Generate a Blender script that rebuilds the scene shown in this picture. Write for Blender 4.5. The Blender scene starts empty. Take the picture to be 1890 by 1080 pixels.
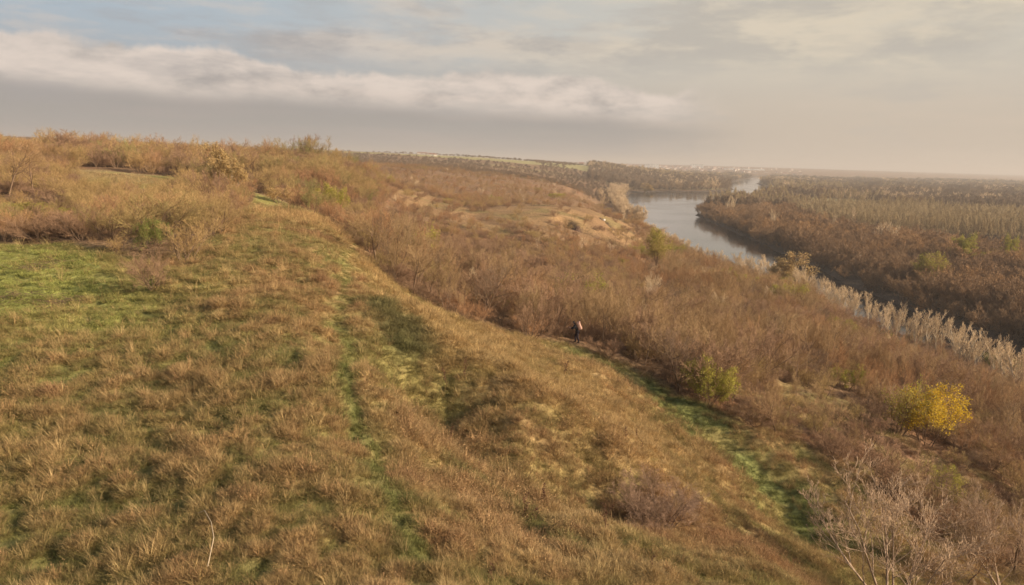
import bpy, math, random
import numpy as np
from mathutils import Matrix, Vector, Euler
R = math.radians
S = bpy.context.scene
COL = S.collection

# ------------------------------------------------------------------ camera
F = 1350.0                      # focal length in pixels of the 1890 px wide photograph
CAM_Z = 55.0
PITCH, ROLL = 10.2, 1.5
cam_d = bpy.data.cameras.new('camera'); cam = bpy.data.objects.new('camera', cam_d); COL.objects.link(cam)
CR = Matrix.Rotation(R(90-PITCH), 4, 'X') @ Matrix.Rotation(R(ROLL), 4, 'Z')
cam.matrix_world = Matrix.Translation((0, 0, CAM_Z)) @ CR
cam_d.sensor_width = 36; cam_d.lens = 36*F/1890; cam_d.clip_start = .5; cam_d.clip_end = 80000
S.camera = cam
CRn = np.array(CR.to_3x3())

# ------------------------------------------------------------------ light, sky
SUN_AZ, SUN_EL = 104.0, 21.0     # clockwise from the view direction (+Y)
sd = bpy.data.lights.new('sun', 'SUN'); sun = bpy.data.objects.new('sun', sd); COL.objects.link(sun)
sd.energy = 5.0; sd.angle = R(1.2); sd.color = (1, .83, .64)
tosun = Vector((math.sin(R(SUN_AZ))*math.cos(R(SUN_EL)), math.cos(R(SUN_AZ))*math.cos(R(SUN_EL)), math.sin(R(SUN_EL))))
sun.rotation_euler = tosun.to_track_quat('Z', 'Y').to_euler()
S.view_settings.view_transform = 'Standard'; S.view_settings.look = 'None'
S.view_settings.exposure = 0.68; S.view_settings.gamma = 1
S.render.engine = 'CYCLES'
S.cycles.max_bounces = 4; S.cycles.diffuse_bounces = 2; S.cycles.glossy_bounces = 2
S.cycles.volume_bounces = 0; S.cycles.transparent_max_bounces = 4; S.cycles.caustics_reflective = False

class NT:
    def __init__(s, tree): s.t = tree; tree.nodes.clear()
    def n(s, typ, **kw):
        nd = s.t.nodes.new(typ)
        for k, v in kw.items(): setattr(nd, k, v)
        return nd
    def put(s, sock, v):
        if isinstance(v, bpy.types.NodeSocket): s.t.links.new(v, sock)
        elif v is not None:
            if sock.type in ('RGBA',) and len(v) == 3: v = (*v, 1)
            sock.default_value = v
    def m(s, op, a, b=None, c=None, clamp=False):
        nd = s.n('ShaderNodeMath', operation=op, use_clamp=clamp)
        for i, v in enumerate((a, b, c)):
            if v is not None: s.put(nd.inputs[i], v)
        return nd.outputs[0]
    def rng(s, v, a, b, lo=0., hi=1., smooth=True):
        nd = s.n('ShaderNodeMapRange', interpolation_type='SMOOTHSTEP' if smooth else 'LINEAR')
        for k, x in zip(('Value', 'From Min', 'From Max', 'To Min', 'To Max'), (v, a, b, lo, hi)): s.put(nd.inputs[k], x)
        return nd.outputs[0]
    def mix(s, f, a, b, mode='MIX'):
        nd = s.n('ShaderNodeMix', data_type='RGBA', blend_type=mode)
        s.put(nd.inputs[0], f); s.put(nd.inputs[6], a); s.put(nd.inputs[7], b)
        return nd.outputs[2]
    def noise(s, vec, scale, detail=4, rough=.55, dist=0.):
        nd = s.n('ShaderNodeTexNoise')
        if vec is not None: s.put(nd.inputs['Vector'], vec)
        nd.inputs['Scale'].default_value = scale; nd.inputs['Detail'].default_value = detail
        nd.inputs['Roughness'].default_value = rough; nd.inputs['Distortion'].default_value = dist
        return nd.outputs['Fac']
    def xyz(s, x, y, z):
        nd = s.n('ShaderNodeCombineXYZ')
        for i, v in enumerate((x, y, z)): s.put(nd.inputs[i], v)
        return nd.outputs[0]

W = bpy.data.worlds.new('World'); S.world = W; W.use_nodes = True
w = NT(W.node_tree)
sky = w.n('ShaderNodeTexSky', sky_type='NISHITA', sun_disc=False)
sky.sun_elevation = R(SUN_EL); sky.sun_rotation = R(SUN_AZ); sky.altitude = 100; sky.air_density = 1.0; sky.dust_density = 2.5; sky.ozone_density = 2.0
tc = w.n('ShaderNodeTexCoord'); sp = w.n('ShaderNodeSeparateXYZ'); w.put(sp.inputs[0], tc.outputs['Generated'])
az = w.m('MULTIPLY', w.m('ARCTAN2', sp.outputs[0], sp.outputs[1]), 57.3)       # degrees, 0 = view direction
el = w.m('MULTIPLY', w.m('ARCSINE', sp.outputs[2]), 57.3)
def V(x, y, z): return w.xyz(x, y, z)
# clear-air backdrop seen between the clouds: pale blue on the left, cream towards the sun
side = w.rng(az, -32, 26)
clear = w.mix(side, (.40, .475, .54), (.60, .555, .475))
lowair = w.mix(side, (.335, .315, .295), (.56, .475, .385))
clear = w.mix(w.rng(el, 9.5, 2.0), clear, lowair)
# the long cloud bank low on the left
n1 = w.noise(V(w.m('MULTIPLY', az, .13), w.m('MULTIPLY', el, .12), 3.7), 1.0, 7, .58)
n2 = w.noise(V(w.m('MULTIPLY', az, .035), w.m('MULTIPLY', el, .06), 9.1), 1.0, 3, .5)
elt = w.m('ADD', el, w.m('MULTIPLY', w.m('ADD', az, 35), .018))
top = w.m('ADD', w.rng(az, -30, 12, 7.3, 6.8, False), w.m('MULTIPLY', w.m('SUBTRACT', n1, .5), 5.0))
above = w.m('SUBTRACT', top, elt)                                             # degrees below the cloud's top
bank = w.m('MULTIPLY', w.rng(above, -.15, .5), w.rng(w.m('ADD', az, w.m('MULTIPLY', w.m('SUBTRACT', n1, .5), 16)), 17, 7))
bell = w.rng(w.m('ADD', elt, w.m('MULTIPLY', w.m('SUBTRACT', n2, .5), 2.2)), 3.3, 5.0)
n3 = w.noise(V(w.m('MULTIPLY', az, .21), w.m('MULTIPLY', el, .5), 1.1), 1.0, 7, .6)
lit = w.m('MULTIPLY', bell, w.rng(n3, .2, .6), clamp=True)
bankcol = w.mix(lit, (.36, .338, .322), (.76, .65, .57))
skyc = w.mix(w.m('MULTIPLY', bank, .93), clear, bankcol)
# grey underside that merges into the air below the bank
under = w.m('MULTIPLY', w.rng(elt, 4.4, 3.2), w.rng(elt, .8, 3.6)); under = w.m('MULTIPLY', under, w.rng(az, 22, 2))
skyc = w.mix(w.m('MULTIPLY', under, .55), skyc, (.335, .318, .30))
# streaky high clouds above
n4 = w.noise(V(w.m('MULTIPLY', az, .05), w.m('MULTIPLY', el, .20), 5.0), 1.0, 8, .62, .3)
n5 = w.noise(V(w.m('MULTIPLY', az, .11), w.m('MULTIPLY', el, .34), 22.0), 1.0, 8, .62, .1)
hi = w.m('MULTIPLY', w.rng(w.m('ADD', n4, w.rng(az, -30, 20, -.10, .16, False)), .46, .66), w.rng(el, 5.5, 8.5))
hicol = w.mix(w.rng(n5, .42, .58), w.mix(side, (.38, .355, .35), (.50, .46, .40)), w.mix(side, (.62, .54, .49), (.69, .60, .47)))
skyc = w.mix(w.m('MULTIPLY', hi, .85), skyc, hicol)
n6 = w.noise(V(w.m('MULTIPLY', az, .06), w.m('MULTIPLY', el, .7), 2.0), 1.0, 4, .5)
skyc = w.mix(w.m('MULTIPLY', w.m('MULTIPLY', w.rng(n6, .45, .7), w.rng(el, 7, 3)), .22), skyc, w.mix(side, (.45, .37, .35), (.66, .54, .43)))
n7 = w.noise(V(w.m('MULTIPLY', az, .085), w.m('MULTIPLY', el, .42), 41.0), 1.0, 8, .62)
skyc = w.mix(w.m('MULTIPLY', w.rng(n7, .50, .64), w.rng(el, .5, 4)), skyc, w.mix(.38, skyc, w.mix(side, (.36, .345, .345), (.47, .44, .40))))
skyc = w.mix(w.m('MULTIPLY', w.rng(n7, .50, .36), w.rng(el, 5, 8)), skyc, w.mix(.45, skyc, w.mix(side, (.62, .55, .50), (.70, .61, .48))))
b1 = w.n('ShaderNodeBackground'); w.put(b1.inputs[0], sky.outputs[0]); b1.inputs[1].default_value = .10
b2 = w.n('ShaderNodeBackground'); w.put(b2.inputs[0], skyc); b2.inputs[1].default_value = .645
ms = w.n('ShaderNodeMixShader'); w.put(ms.inputs[0], w.rng(el, 34, 15, .35, 1.0)); 
w.t.links.new(b1.outputs[0], ms.inputs[1]); w.t.links.new(b2.outputs[0], ms.inputs[2])
wo = w.n('ShaderNodeOutputWorld'); w.t.links.new(ms.outputs[0], wo.inputs[0])

# ------------------------------------------------------------------ numpy noise
def _h(ix, iy, s):
    n = (ix.astype(np.int64)*374761393 + iy.astype(np.int64)*668265263 + s*1442695041) & 0x7fffffff
    n = ((n ^ (n >> 13))*1274126177) & 0x7fffffff
    return ((n ^ (n >> 16)) & 0xffff)/65535.
def vnoise(x, y, s=0):
    x = np.asarray(x, float); y = np.asarray(y, float)
    ix = np.floor(x); iy = np.floor(y); fx = x-ix; fy = y-iy
    fx = fx*fx*(3-2*fx); fy = fy*fy*(3-2*fy)
    a = _h(ix, iy, s); b = _h(ix+1, iy, s); c = _h(ix, iy+1, s); d = _h(ix+1, iy+1, s)
    return a*(1-fx)*(1-fy)+b*fx*(1-fy)+c*(1-fx)*fy+d*fx*fy
def fbm(x, y, o=4, s=0):
    v = 0; a = .5; t = 0
    for i in range(o):
        v = v+a*vnoise(x*2**i+17.3*i, y*2**i-9.1*i, s+i); t += a; a *= .5
    return v/t
def sm(x, a, b):
    t = np.clip((x-a)/(b-a), 0, 1); return t*t*(3-2*t)

# ------------------------------------------------------------------ terrain
def ray(u, v):
    d = np.stack([(np.asarray(u, float)-945)/F, -(np.asarray(v, float)-540)/F, -np.ones(np.shape(u))], -1)
    return d @ CRn.T
CP = [  # photograph pixel of a ground point and its distance along the view direction
 (0,1080,13.6),(300,1080,13.5),(700,1080,13.8),(945,1080,14.8),(1200,1080,17.5),(1400,1060,21.5),
 (0,700,25),(300,750,23),(640,700,25.7),(640,480,53),(560,388,90),(450,390,88),(300,335,135),(0,470,48),(200,470,48),(0,362,95),(300,560,36),
 (1063,632,61),(640,432,75),(720,520,60),(820,580,56),(930,612,60),(1200,700,55),(1400,800,47),(1550,900,41),(1450,950,37),
 (1200,850,33),(1000,800,28),(1000,950,21),(1300,1000,25),(900,700,35),(760,640,36),(1100,720,44),(850,800,25.5),
 (1300,612,100),(1500,650,110),(1700,712,105),(1890,770,104),(1600,760,62),(1750,810,60),(1730,920,47),(1830,1000,42),
 (1600,650,160),(1600,638,195),(1600,625,225),(1500,592,160),(1500,568,200),(1500,556,250),(1700,692,150),(1700,676,180),(1800,717,140),(1400,545,200),(1400,522,260),(1880,748,130),(1300,532,200),(1300,512,260),(1440,520,325),(1300,482,410),(1750,692,165),
 (1000,548,120),(850,520,140),(700,470,150),(640,398,180),(1150,600,95),
 (700,340,300),(850,400,270),(1000,382,330),(1100,407,310),(1140,440,300),(1000,430,230),(1050,450,220),(1200,462,300),(1160,412,390),(940,405,270),
 (800,322,600),(950,343,650),(1080,375,600),(900,375,420),(1100,395,450),(1130,345,1150),(1060,305,2500),(1000,300,2600),(1110,309,2300),(1150,330,1900),(1020,340,1000),
 (590,277,3000),(760,287,3500),(900,293,3200),(600,303,900),(700,303,1200),(850,308,1300)]
XYZ = []
for u, v, Y in CP:
    d = ray(u, v); t = Y/d[1]; XYZ.append((d[0]*t, Y, CAM_Z+d[2]*t))
XYZ += [(-170,250,52.5),(-110,250,51.5),(-60,250,50.0),(-1300,3000,86),(-500,1000,56),(-250,600,52),(-400,400,54),
 (-40,5,47),(-15,0,46.6),(-60,40,48),(-120,80,50),(-15,-30,46.5),(-60,-30,48),(8,0,43),(20,0,36),(40,0,27),(20,-30,36),(60,30,22),(90,60,14),(110,120,8),(100,-30,6),(60,-30,18),
 (120,260,6),(-3000,7000,95),(0,7000,60),(-9000,20000,95),(0,20000,60),(520,2000,3),(300,1800,4),(900,3200,4),(1100,5000,20),(800,7000,46),(2400,7000,45),(8000,20000,50),(500,3000,14),
 (60,500,22),(95,700,10),(60,900,26),(100,1100,14),(110,1400,24)]
XYZ = np.array(XYZ)
def ab(x, y): return x/(y+40.), np.log(np.maximum(y, -36)+40.)*.45
def tpsk(r2): return np.where(r2 > 1e-12, .5*r2*np.log(np.maximum(r2, 1e-12)), 0)
A, B = ab(XYZ[:, 0], XYZ[:, 1]); N = len(A)
K = tpsk((A[:, None]-A)**2+(B[:, None]-B)**2)+np.eye(N)*2e-5
P = np.stack([np.ones(N), A, B], 1)
M = np.block([[K, P], [P.T, np.zeros((3, 3))]])
# heights are fitted relative to the camera and scaled by range so that far and near points weigh alike
sc = (XYZ[:, 1]+60)**.35
wt = np.linalg.solve(M, np.concatenate([(XYZ[:, 2]-55)/sc, np.zeros(3)]))
def tps(x, y):
    sh = np.shape(x); x = np.ravel(x); y = np.ravel(y); out = np.empty(len(x))
    for i in range(0, len(x), 60000):
        a, b = ab(x[i:i+60000], y[i:i+60000])
        k = tpsk((a[:, None]-A)**2+(b[:, None]-B)**2)
        out[i:i+60000] = k @ wt[:N]+wt[N]+wt[N+1]*a+wt[N+2]*b
    return (out*(np.maximum(y, -36)+60)**.35+55).reshape(sh)
LB = [(112,-400),(120,-100),(128,100),(138,200),(128,265),(134,367),(120,470),(118,600),(121,720),(150,1000),(190,1250),(228,1450),(300,1545),(420,1610),(520,1760),(640,2200),(760,2600),(1100,3500),(1500,4600)]
RB = [(1590,4520),(1185,3460),(835,2565),(720,2150),(620,1720),(480,1400),(360,1130),(262,975),(204,830),(186,600),(181,519),(172,420),(163,340),(159,268),(158,100),(158,-100),(158,-400)]
RIV = np.array(LB+RB, float)
UPL = np.array(LB+[(60000,4700),(60000,90000),(-60000,90000),(-60000,-400)], float)
def inpoly(x, y, poly):
    c = np.zeros(np.shape(x), bool); n = len(poly)
    for i in range(n):
        x0, y0 = poly[i]; x1, y1 = poly[(i+1) % n]
        if y0 == y1: continue
        k = ((y0 > y) != (y1 > y)) & (x < (x1-x0)*(y-y0)/(y1-y0)+x0)
        c ^= k
    return c
def dseg(x, y, pts, closed=True):
    d = np.full(np.shape(x), 1e12); n = len(pts)
    for i in range(n if closed else n-1):
        x0, y0 = pts[i]; x1, y1 = pts[(i+1) % n]
        dx, dy = x1-x0, y1-y0; t = np.clip(((x-x0)*dx+(y-y0)*dy)/(dx*dx+dy*dy+1e-9), 0, 1)
        d = np.minimum(d, (x-x0-t*dx)**2+(y-y0-t*dy)**2)
    return np.sqrt(d)
RELIEF = []     # (line, half width, depth) of gentle hollows and ribs
GULLY = []      # filled below: (list of points, half width, depth)
def height(x, y, fine=True):
    x = np.asarray(x, float); y = np.asarray(y, float)
    d = dseg(x, y, RIV)+(fbm(x/25, y/25, 3, 5)-.5)*8*sm(y, 50, 300); ins = inpoly(x, y, RIV) & (d > .2); up = inpoly(x, y, UPL)
    d = np.maximum(d, 0)
    hill = 45*sm(y, 4200, 7500)*(1-sm(x/np.maximum(y, 1), .27, .5))
    flood = 1.4+(fbm(x/120, y/120, 3, 7)-.5)*1.2+hill
    t = tps(x, y)
    t = t+(fbm(x/38, y/38, 4, 1)-.5)*np.clip((y-70)*.03, 0, 5)*sm(y, 60, 160)*(1-sm(y, 2600, 4000)*.3)
    t = np.maximum(t, 1.0)
    wu = sm(d, 0, np.clip(y*.12, 30, 80))
    t = 1.2+(t-1.2)*wu
    z = np.where(up, t, flood*sm(d, 0, 7)+.0)
    z = np.where(ins, -2.5*sm(d, 0, 6)-.05, np.maximum(z, .15+0*z))
    for pts, hw, dep in GULLY:
        g = dseg(x, y, pts, False)+(fbm(x/3, y/3, 2, 31)-.5)*hw*.9
        z = z-dep*(1-sm(g, hw*.55, hw))
    for pts, sg, dep in RELIEF:
        z = z-dep*np.exp(-(dseg(x, y, pts, False)/sg)**2)
    if fine:
        near = 1-sm(y, 45, 110)
        z = z+(fbm(x*.30+y*.12, y*1.25, 4, 33)-.5)*.7*near*sm(x, -7, -1)
        z = z+((fbm(x*.22, y*.22, 3, 11)-.5)*.75+(fbm(x*1.8, y*1.8, 4, 12)-.5)*.5)*near
    return z
def gp(u, v):
    """ground point under a pixel of the photograph"""
    d = ray(u, v); ts = np.exp(np.linspace(math.log(6), math.log(12000), 1500))
    px = d[0]*ts/d[1]; py = ts; pz = CAM_Z+d[2]*ts/d[1]
    below = pz < height(px, py, False)
    i = int(np.argmax(below)) if below.any() else len(ts)-1
    return float(px[i]), float(py[i])
def poly(*uv): return np.array([gp(u, v) for u, v in uv])

# gullies: the eroded scarps and the narrow ditch on the second spur
g1 = poly((1046,413),(1064,420),(1080,427)); g2 = poly((1085,428),(1103,436),(1118,442)); g3 = poly((1114,406),(1122,414),(1130,422),(1143,430))
GULLY += [(g1, 5.0, 4.6), (g2, 4.2, 3.8), (g3, 2.2, 2.0)]

hl = poly((800,720),(850,780),(930,850),(1000,880),(1080,850)); rib = poly((690,700),(740,760),(860,820),(960,890),(1100,980)); rib2 = poly((760,600),(880,690),(1000,750),(1130,830))
trk = poly((1075,650),(1130,680),(1200,718),(1270,765),(1330,815),(1400,880),(1450,945),(1500,1000)); pth = poly((632,480),(640,520),(625,590),(640,640),(636,690),(645,740),(662,790),(690,850),(700,900))
RELIEF += [(hl, 3.2, 2.0), (rib, 2.2, -.8), (rib2, 3., -.9), (trk, 2.0, .5), (pth, .7, .2)]
# regions of the ground (world outlines)
FG = np.array([(-400, 40)]+[gp(u, v) for u, v in [(0,452),(130,452),(230,474),(330,470),(395,430),(430,392),(560,388),(640,432),(720,520),(820,580),(930,614),(1060,642),(1150,666),(1260,728),(1340,765),(1450,812),(1600,898),(1730,1005),(1890,1060)]]+[(24,-40),(-400,-40)])
BARE2 = poly((690,337),(780,352),(870,392),(980,375),(1080,383),(1160,414),(1195,452),(1120,464),(1040,448),(960,432),(880,430),(790,398),(715,362))
CLEAR = poly((105,312),(335,328),(360,350),(210,372),(120,352))
CLEAR2 = poly((445,350),(545,372),(560,395),(430,395))
OPEN = poly((1330,755),(1400,728),(1500,715),(1640,800),(1800,850),(1890,910),(1890,1010),(1600,905),(1450,820))
LIME = poly((-200,470),(60,448),(235,462),(250,510),(275,548),(190,590),(110,612),(0,625),(-200,640))
LIME2 = poly((-200,640),(80,630),(190,680),(150,800),(90,900),(0,980),(-200,1000))
TAN = poly((440,392),(600,395),(650,440),(690,500),(760,560),(830,590),(920,620),(1060,660),(1240,760),(1330,860),(1230,870),(1110,820),(980,730),(880,690),(780,640),(720,590),(655,480),(600,420),(500,410))
TAN2 = poly((700,720),(760,740),(860,800),(960,870),(1090,960),(1130,1080),(960,1080),(880,960),(780,880),(720,800))
TRACK = poly((1075,650),(1130,680),(1200,718),(1270,765),(1330,815),(1400,880),(1450,945),(1500,1000))
PATHL = poly((655,455),(632,480),(640,520),(625,590),(640,640),(636,690),(645,740),(662,790),(690,850),(700,900),(740,960),(790,1040))
PATH2 = poly((1075,1010),(900,905),(820,850)); DARKG = poly((700,570),(740,600),(757,640))
HOLLOW = poly((800,720),(850,780),(930,850),(1000,880),(1080,850))
C = lambda *c: np.array(c, float)
DRY, OLIVE, GREEN, LIMEC, RED, STRAW, DARK = C(.38,.25,.11), C(.27,.225,.08), C(.16,.175,.055), C(.30,.305,.085), C(.30,.165,.085), C(.52,.36,.17), C(.09,.105,.04)
def mixc(a, b, t): t = np.asarray(t)[..., None]; return a*(1-t)+b*t
def soft(x, y, P, r, nz=.6, s=40):
    """1 inside the outline, falling to 0 over r metres, with a ragged edge"""
    d = dseg(x, y, P); d = np.where(inpoly(x, y, P), d, -d)+(fbm(x/r, y/r, 3, s)-.5)*r*2*nz
    return sm(d, -r*.5, r*.5)
def ground_color(x, y):
    n1 = fbm(x*.35, y*.35, 4, 21); n2 = fbm(x*1.1, y*1.1, 3, 22); n3 = fbm(x*.11, y*.11, 3, 23)
    # near grassland
    lump = fbm(x*1.8, y*1.8, 4, 12)
    c = mixc(OLIVE, DRY, sm(n1*.45+lump*.55, .44, .68))
    c = mixc(c, RED, sm(n2*.4+n3*.6, .54, .66)*.6)
    c = mixc(c, (GREEN+OLIVE)*.52, sm(1-lump*.7-n3*.3, .50, .66)*.75)
    t = soft(x, y, TAN, 5, .8); c = mixc(c, STRAW*(.75+.4*n2[..., None])*C(1,.97,.9), t*.8)
    t = soft(x, y, TAN2, 3, .8); c = mixc(c, STRAW*(.7+.3*n1[..., None]), t*.6)
    c = mixc(c, OLIVE*.9, (1-sm(dseg(x, y, HOLLOW, False)+n1*3, 1.5, 5))*.6)
    c = mixc(c, LIMEC*(.66+.6*n2[..., None]), soft(x, y, LIME, 7, .9)*(.55+.4*sm(lump, .35, .6)))
    c = mixc(c, LIMEC*.78, soft(x, y, LIME2, 8, 1.1)*(.25+.6*sm(n1, .4, .6)))
    # straw and green lie in streaks down the fall of the slope
    st = fbm(x*.30+y*.12, y*1.25, 4, 33); c = mixc(c, STRAW*.9, sm(st, .53, .68)*sm(x, -7, -1)*.55); c = mixc(c, OLIVE*.9, sm(1-st, .54, .68)*sm(x, -7, -1)*.55)
    near = 1-sm(y, 60, 90)
    c = mixc(c, GREEN*1.05, (1-sm(dseg(x, y, PATHL, False)+(n2-.5)*1.3, .0, .75))*(.30+.45*sm(-y, -38, -26)))
    c = mixc(c, GREEN, (1-sm(dseg(x, y, PATH2, False)+(n2-.5)*.8, .2, .7))*.6)
    c = mixc(c, DARK, (1-sm(dseg(x, y, DARKG, False)+(n2-.5)*.8, .6, 1.8))*.7)
    c = mixc(c, mixc(GREEN*1.05, OLIVE*1.0, sm(n1, .35, .55)), (1-sm(dseg(x, y, TRACK, False)+(n2-.5)*2.6, 1.1, 3.8))*.85)
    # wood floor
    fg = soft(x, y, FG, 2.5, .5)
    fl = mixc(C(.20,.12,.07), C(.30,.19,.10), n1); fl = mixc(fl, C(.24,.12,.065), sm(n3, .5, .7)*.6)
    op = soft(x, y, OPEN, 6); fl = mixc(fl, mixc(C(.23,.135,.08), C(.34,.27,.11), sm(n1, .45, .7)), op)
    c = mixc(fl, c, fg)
    b2 = soft(x, y, BARE2, 14, .7, 60)
    sp = mixc(C(.33,.205,.10), C(.25,.18,.08), sm(fbm(x/14, y/14, 3, 61), .48, .7)); sp = mixc(sp, C(.23,.14,.075), sm(fbm(x/9, y/30, 3, 62), .54, .7)*.7)
    c = mixc(c, sp, b2)
    c = mixc(c, mixc(C(.36,.27,.13), C(.28,.25,.08), sm(n3, .42, .6)), np.maximum(soft(x, y, CLEAR, 8), soft(x, y, CLEAR2, 6)))
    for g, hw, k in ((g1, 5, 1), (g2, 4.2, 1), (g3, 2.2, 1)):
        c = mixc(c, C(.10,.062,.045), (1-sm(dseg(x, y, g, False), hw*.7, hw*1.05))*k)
    # far plateau fields, strips and the flood plain
    far = sm(y, 1300, 2000)*(x < 700)
    fld = mixc(C(.24,.15,.08), C(.36,.31,.13), sm(vnoise(x/500, y/260, 71), .5, .56)); c = mixc(c, fld, far*.9)
    c = mixc(c, C(.46,.36,.24), ((y > 2450) & (y < 2750) & (x > -420) & (x < 30))*1.)
    c = mixc(c, C(.34,.32,.14), ((y > 2800) & (y < 3400) & (x > -900) & (x < -300))*1.)
    rt = (~inpoly(x, y, UPL)).astype(float)
    fp = mixc(C(.11,.075,.045), C(.42,.34,.19), sm(vnoise(x/170+.3, y/75, 72), .56, .66)*sm(y, 520, 640)); fp = mixc(fp, C(.32,.29,.13), sm(vnoise(x/300, y/110, 73), .62, .7)*sm(y, 900, 1200))
    c = mixc(c, fp, rt)
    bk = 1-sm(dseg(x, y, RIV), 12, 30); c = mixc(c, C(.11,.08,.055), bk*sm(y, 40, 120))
    return c

NA, NB = 760, 820
a_ = np.linspace(-1.25, 1.25, NA); b_ = np.concatenate([np.linspace(math.log(5), math.log(400), 560), np.linspace(math.log(400), math.log(32000), NB-560+1)[1:]])
GY = np.exp(b_)-40.; X2 = a_[None, :]*(GY+40.)[:, None]; Y2 = np.repeat(GY[:, None], NA, 1)
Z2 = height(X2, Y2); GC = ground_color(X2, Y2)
def mesh_from(name, verts, faces, nper, mat=None, smooth=False):
    me = bpy.data.meshes.new(name); verts = np.asarray(verts, np.float32); faces = np.asarray(faces, np.int32).ravel()
    me.vertices.add(len(verts)); me.vertices.foreach_set('co', verts.ravel())
    nf = len(faces)//nper; me.loops.add(len(faces)); me.loops.foreach_set('vertex_index', faces)
    me.polygons.add(nf); me.polygons.foreach_set('loop_start', np.arange(nf, dtype=np.int32)*nper)
    if smooth: me.polygons.foreach_set('use_smooth', np.ones(nf, bool))
    me.update(calc_edges=True)
    for m in (mat if isinstance(mat, (list, tuple)) else [mat]):
        if m: me.materials.append(m)
    return me
def link(name, me, parent=None, loc=None, rz=0, s=1):
    o = bpy.data.objects.new(name, me); COL.objects.link(o)
    if parent: o.parent = parent
    if loc is not None: o.location = loc
    o.rotation_euler = (0, 0, rz); o.scale = (s,)*3 if np.isscalar(s) else s
    return o
def tag(o, label, cat, group=None, kind=None):
    if label: o['label'] = label
    if cat: o['category'] = cat
    if group: o['group'] = group
    if kind: o['kind'] = kind
    return o

# ------------------------------------------------------------------ materials
def mat(name):
    m = bpy.data.materials.new(name); m.use_nodes = True; return m, NT(m.node_tree)
def finish(m, t, col, rough=.95, spec=.15, normal=None, trans=None, metal=0):
    b = t.n('ShaderNodeBsdfPrincipled'); t.put(b.inputs['Base Color'], col); t.put(b.inputs['Roughness'], rough)
    b.inputs['Specular IOR Level'].default_value = spec; b.inputs['Metallic'].default_value = metal
    if normal is not None: t.put(b.inputs['Normal'], normal)
    o = t.n('ShaderNodeOutputMaterial'); out = b.outputs[0]
    if trans:
        tr = t.n('ShaderNodeBsdfTranslucent'); t.put(tr.inputs[0], col); mx = t.n('ShaderNodeMixShader'); mx.inputs[0].default_value = trans
        t.t.links.new(out, mx.inputs[1]); t.t.links.new(tr.outputs[0], mx.inputs[2]); out = mx.outputs[0]
    t.t.links.new(out, o.inputs[0]); return m
def mat_var(name, c1, c2, nscale=.03, trans=None, fine=6., spec=.1, c3=None):
    """plant colour: differs from plant to plant and over the stand"""
    m, t = mat(name); g = t.n('ShaderNodeNewGeometry').outputs['Position']; oi = t.n('ShaderNodeObjectInfo')
    f = t.m('ADD', t.m('MULTIPLY', oi.outputs['Random'], .55), t.m('MULTIPLY', t.rng(t.noise(g, nscale, 3), .35, .65), .5), clamp=True)
    c = t.mix(f, c1, c2)
    if c3: c = t.mix(t.rng(t.noise(g, nscale*1.3, 3), .50, .62), c, c3)
    c = t.mix(1.0, c, t.rng(t.noise(g, fine, 2), .3, .7, .72, 1.25), 'MULTIPLY')
    return finish(m, t, c, .95, spec, trans=trans)
def mat_plain(name, c, rough=.8, spec=.2, nz=.15, scale=8.):
    m, t = mat(name); g = t.n('ShaderNodeNewGeometry').outputs['Position']
    return finish(m, t, t.mix(1.0, c, t.rng(t.noise(g, scale, 4), .3, .7, 1-nz, 1+nz), 'MULTIPLY'), rough, spec)

m_ground, t = mat('grassy_ground')
g = t.n('ShaderNodeNewGeometry').outputs['Position']
at = t.n('ShaderNodeAttribute', attribute_name='Col')
c = t.mix(1.0, at.outputs['Color'], t.rng(t.noise(g, 1.7, 6, .65), .3, .7, .55, 1.45), 'MULTIPLY')
c = t.mix(1.0, c, t.rng(t.noise(g, .12, 5, .6), .3, .7, .85, 1.15), 'MULTIPLY')
bmp = t.n('ShaderNodeBump'); bmp.inputs['Strength'].default_value = .8; bmp.inputs['Distance'].default_value = .25
t.put(bmp.inputs['Height'], t.noise(g, 3.5, 7, .7))
finish(m_ground, t, c, 1, .05, bmp.outputs[0])

m_water, t = mat('river_water')
g = t.n('ShaderNodeNewGeometry').outputs['Position']
mp = t.n('ShaderNodeMapping'); t.put(mp.inputs[0], g); mp.inputs['Scale'].default_value = (1, .45, 1)
bmp = t.n('ShaderNodeBump'); bmp.inputs['Strength'].default_value = .10; bmp.inputs['Distance'].default_value = .08
t.put(bmp.inputs['Height'], t.m('ADD', t.noise(mp.outputs[0], .55, 4, .6), t.m('MULTIPLY', t.noise(mp.outputs[0], .05, 3, .6), 2.0)))
finish(m_water, t, t.mix(t.noise(g, .02, 3), (.030, .036, .034), (.045, .050, .045)), t.rng(t.noise(g, .012, 3), .35, .65, .04, .12), .5, bmp.outputs[0])

m_tuft, t = mat('grass_blades')
at = t.n('ShaderNodeAttribute', attribute_name='tint', attribute_type='INSTANCER')
g = t.n('ShaderNodeNewGeometry').outputs['Position']
c = t.mix(1.0, at.outputs['Color'], t.rng(t.noise(g, 9., 2), .3, .7, .7, 1.3), 'MULTIPLY')
finish(m_tuft, t, c, .9, .1, trans=.25)

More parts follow.
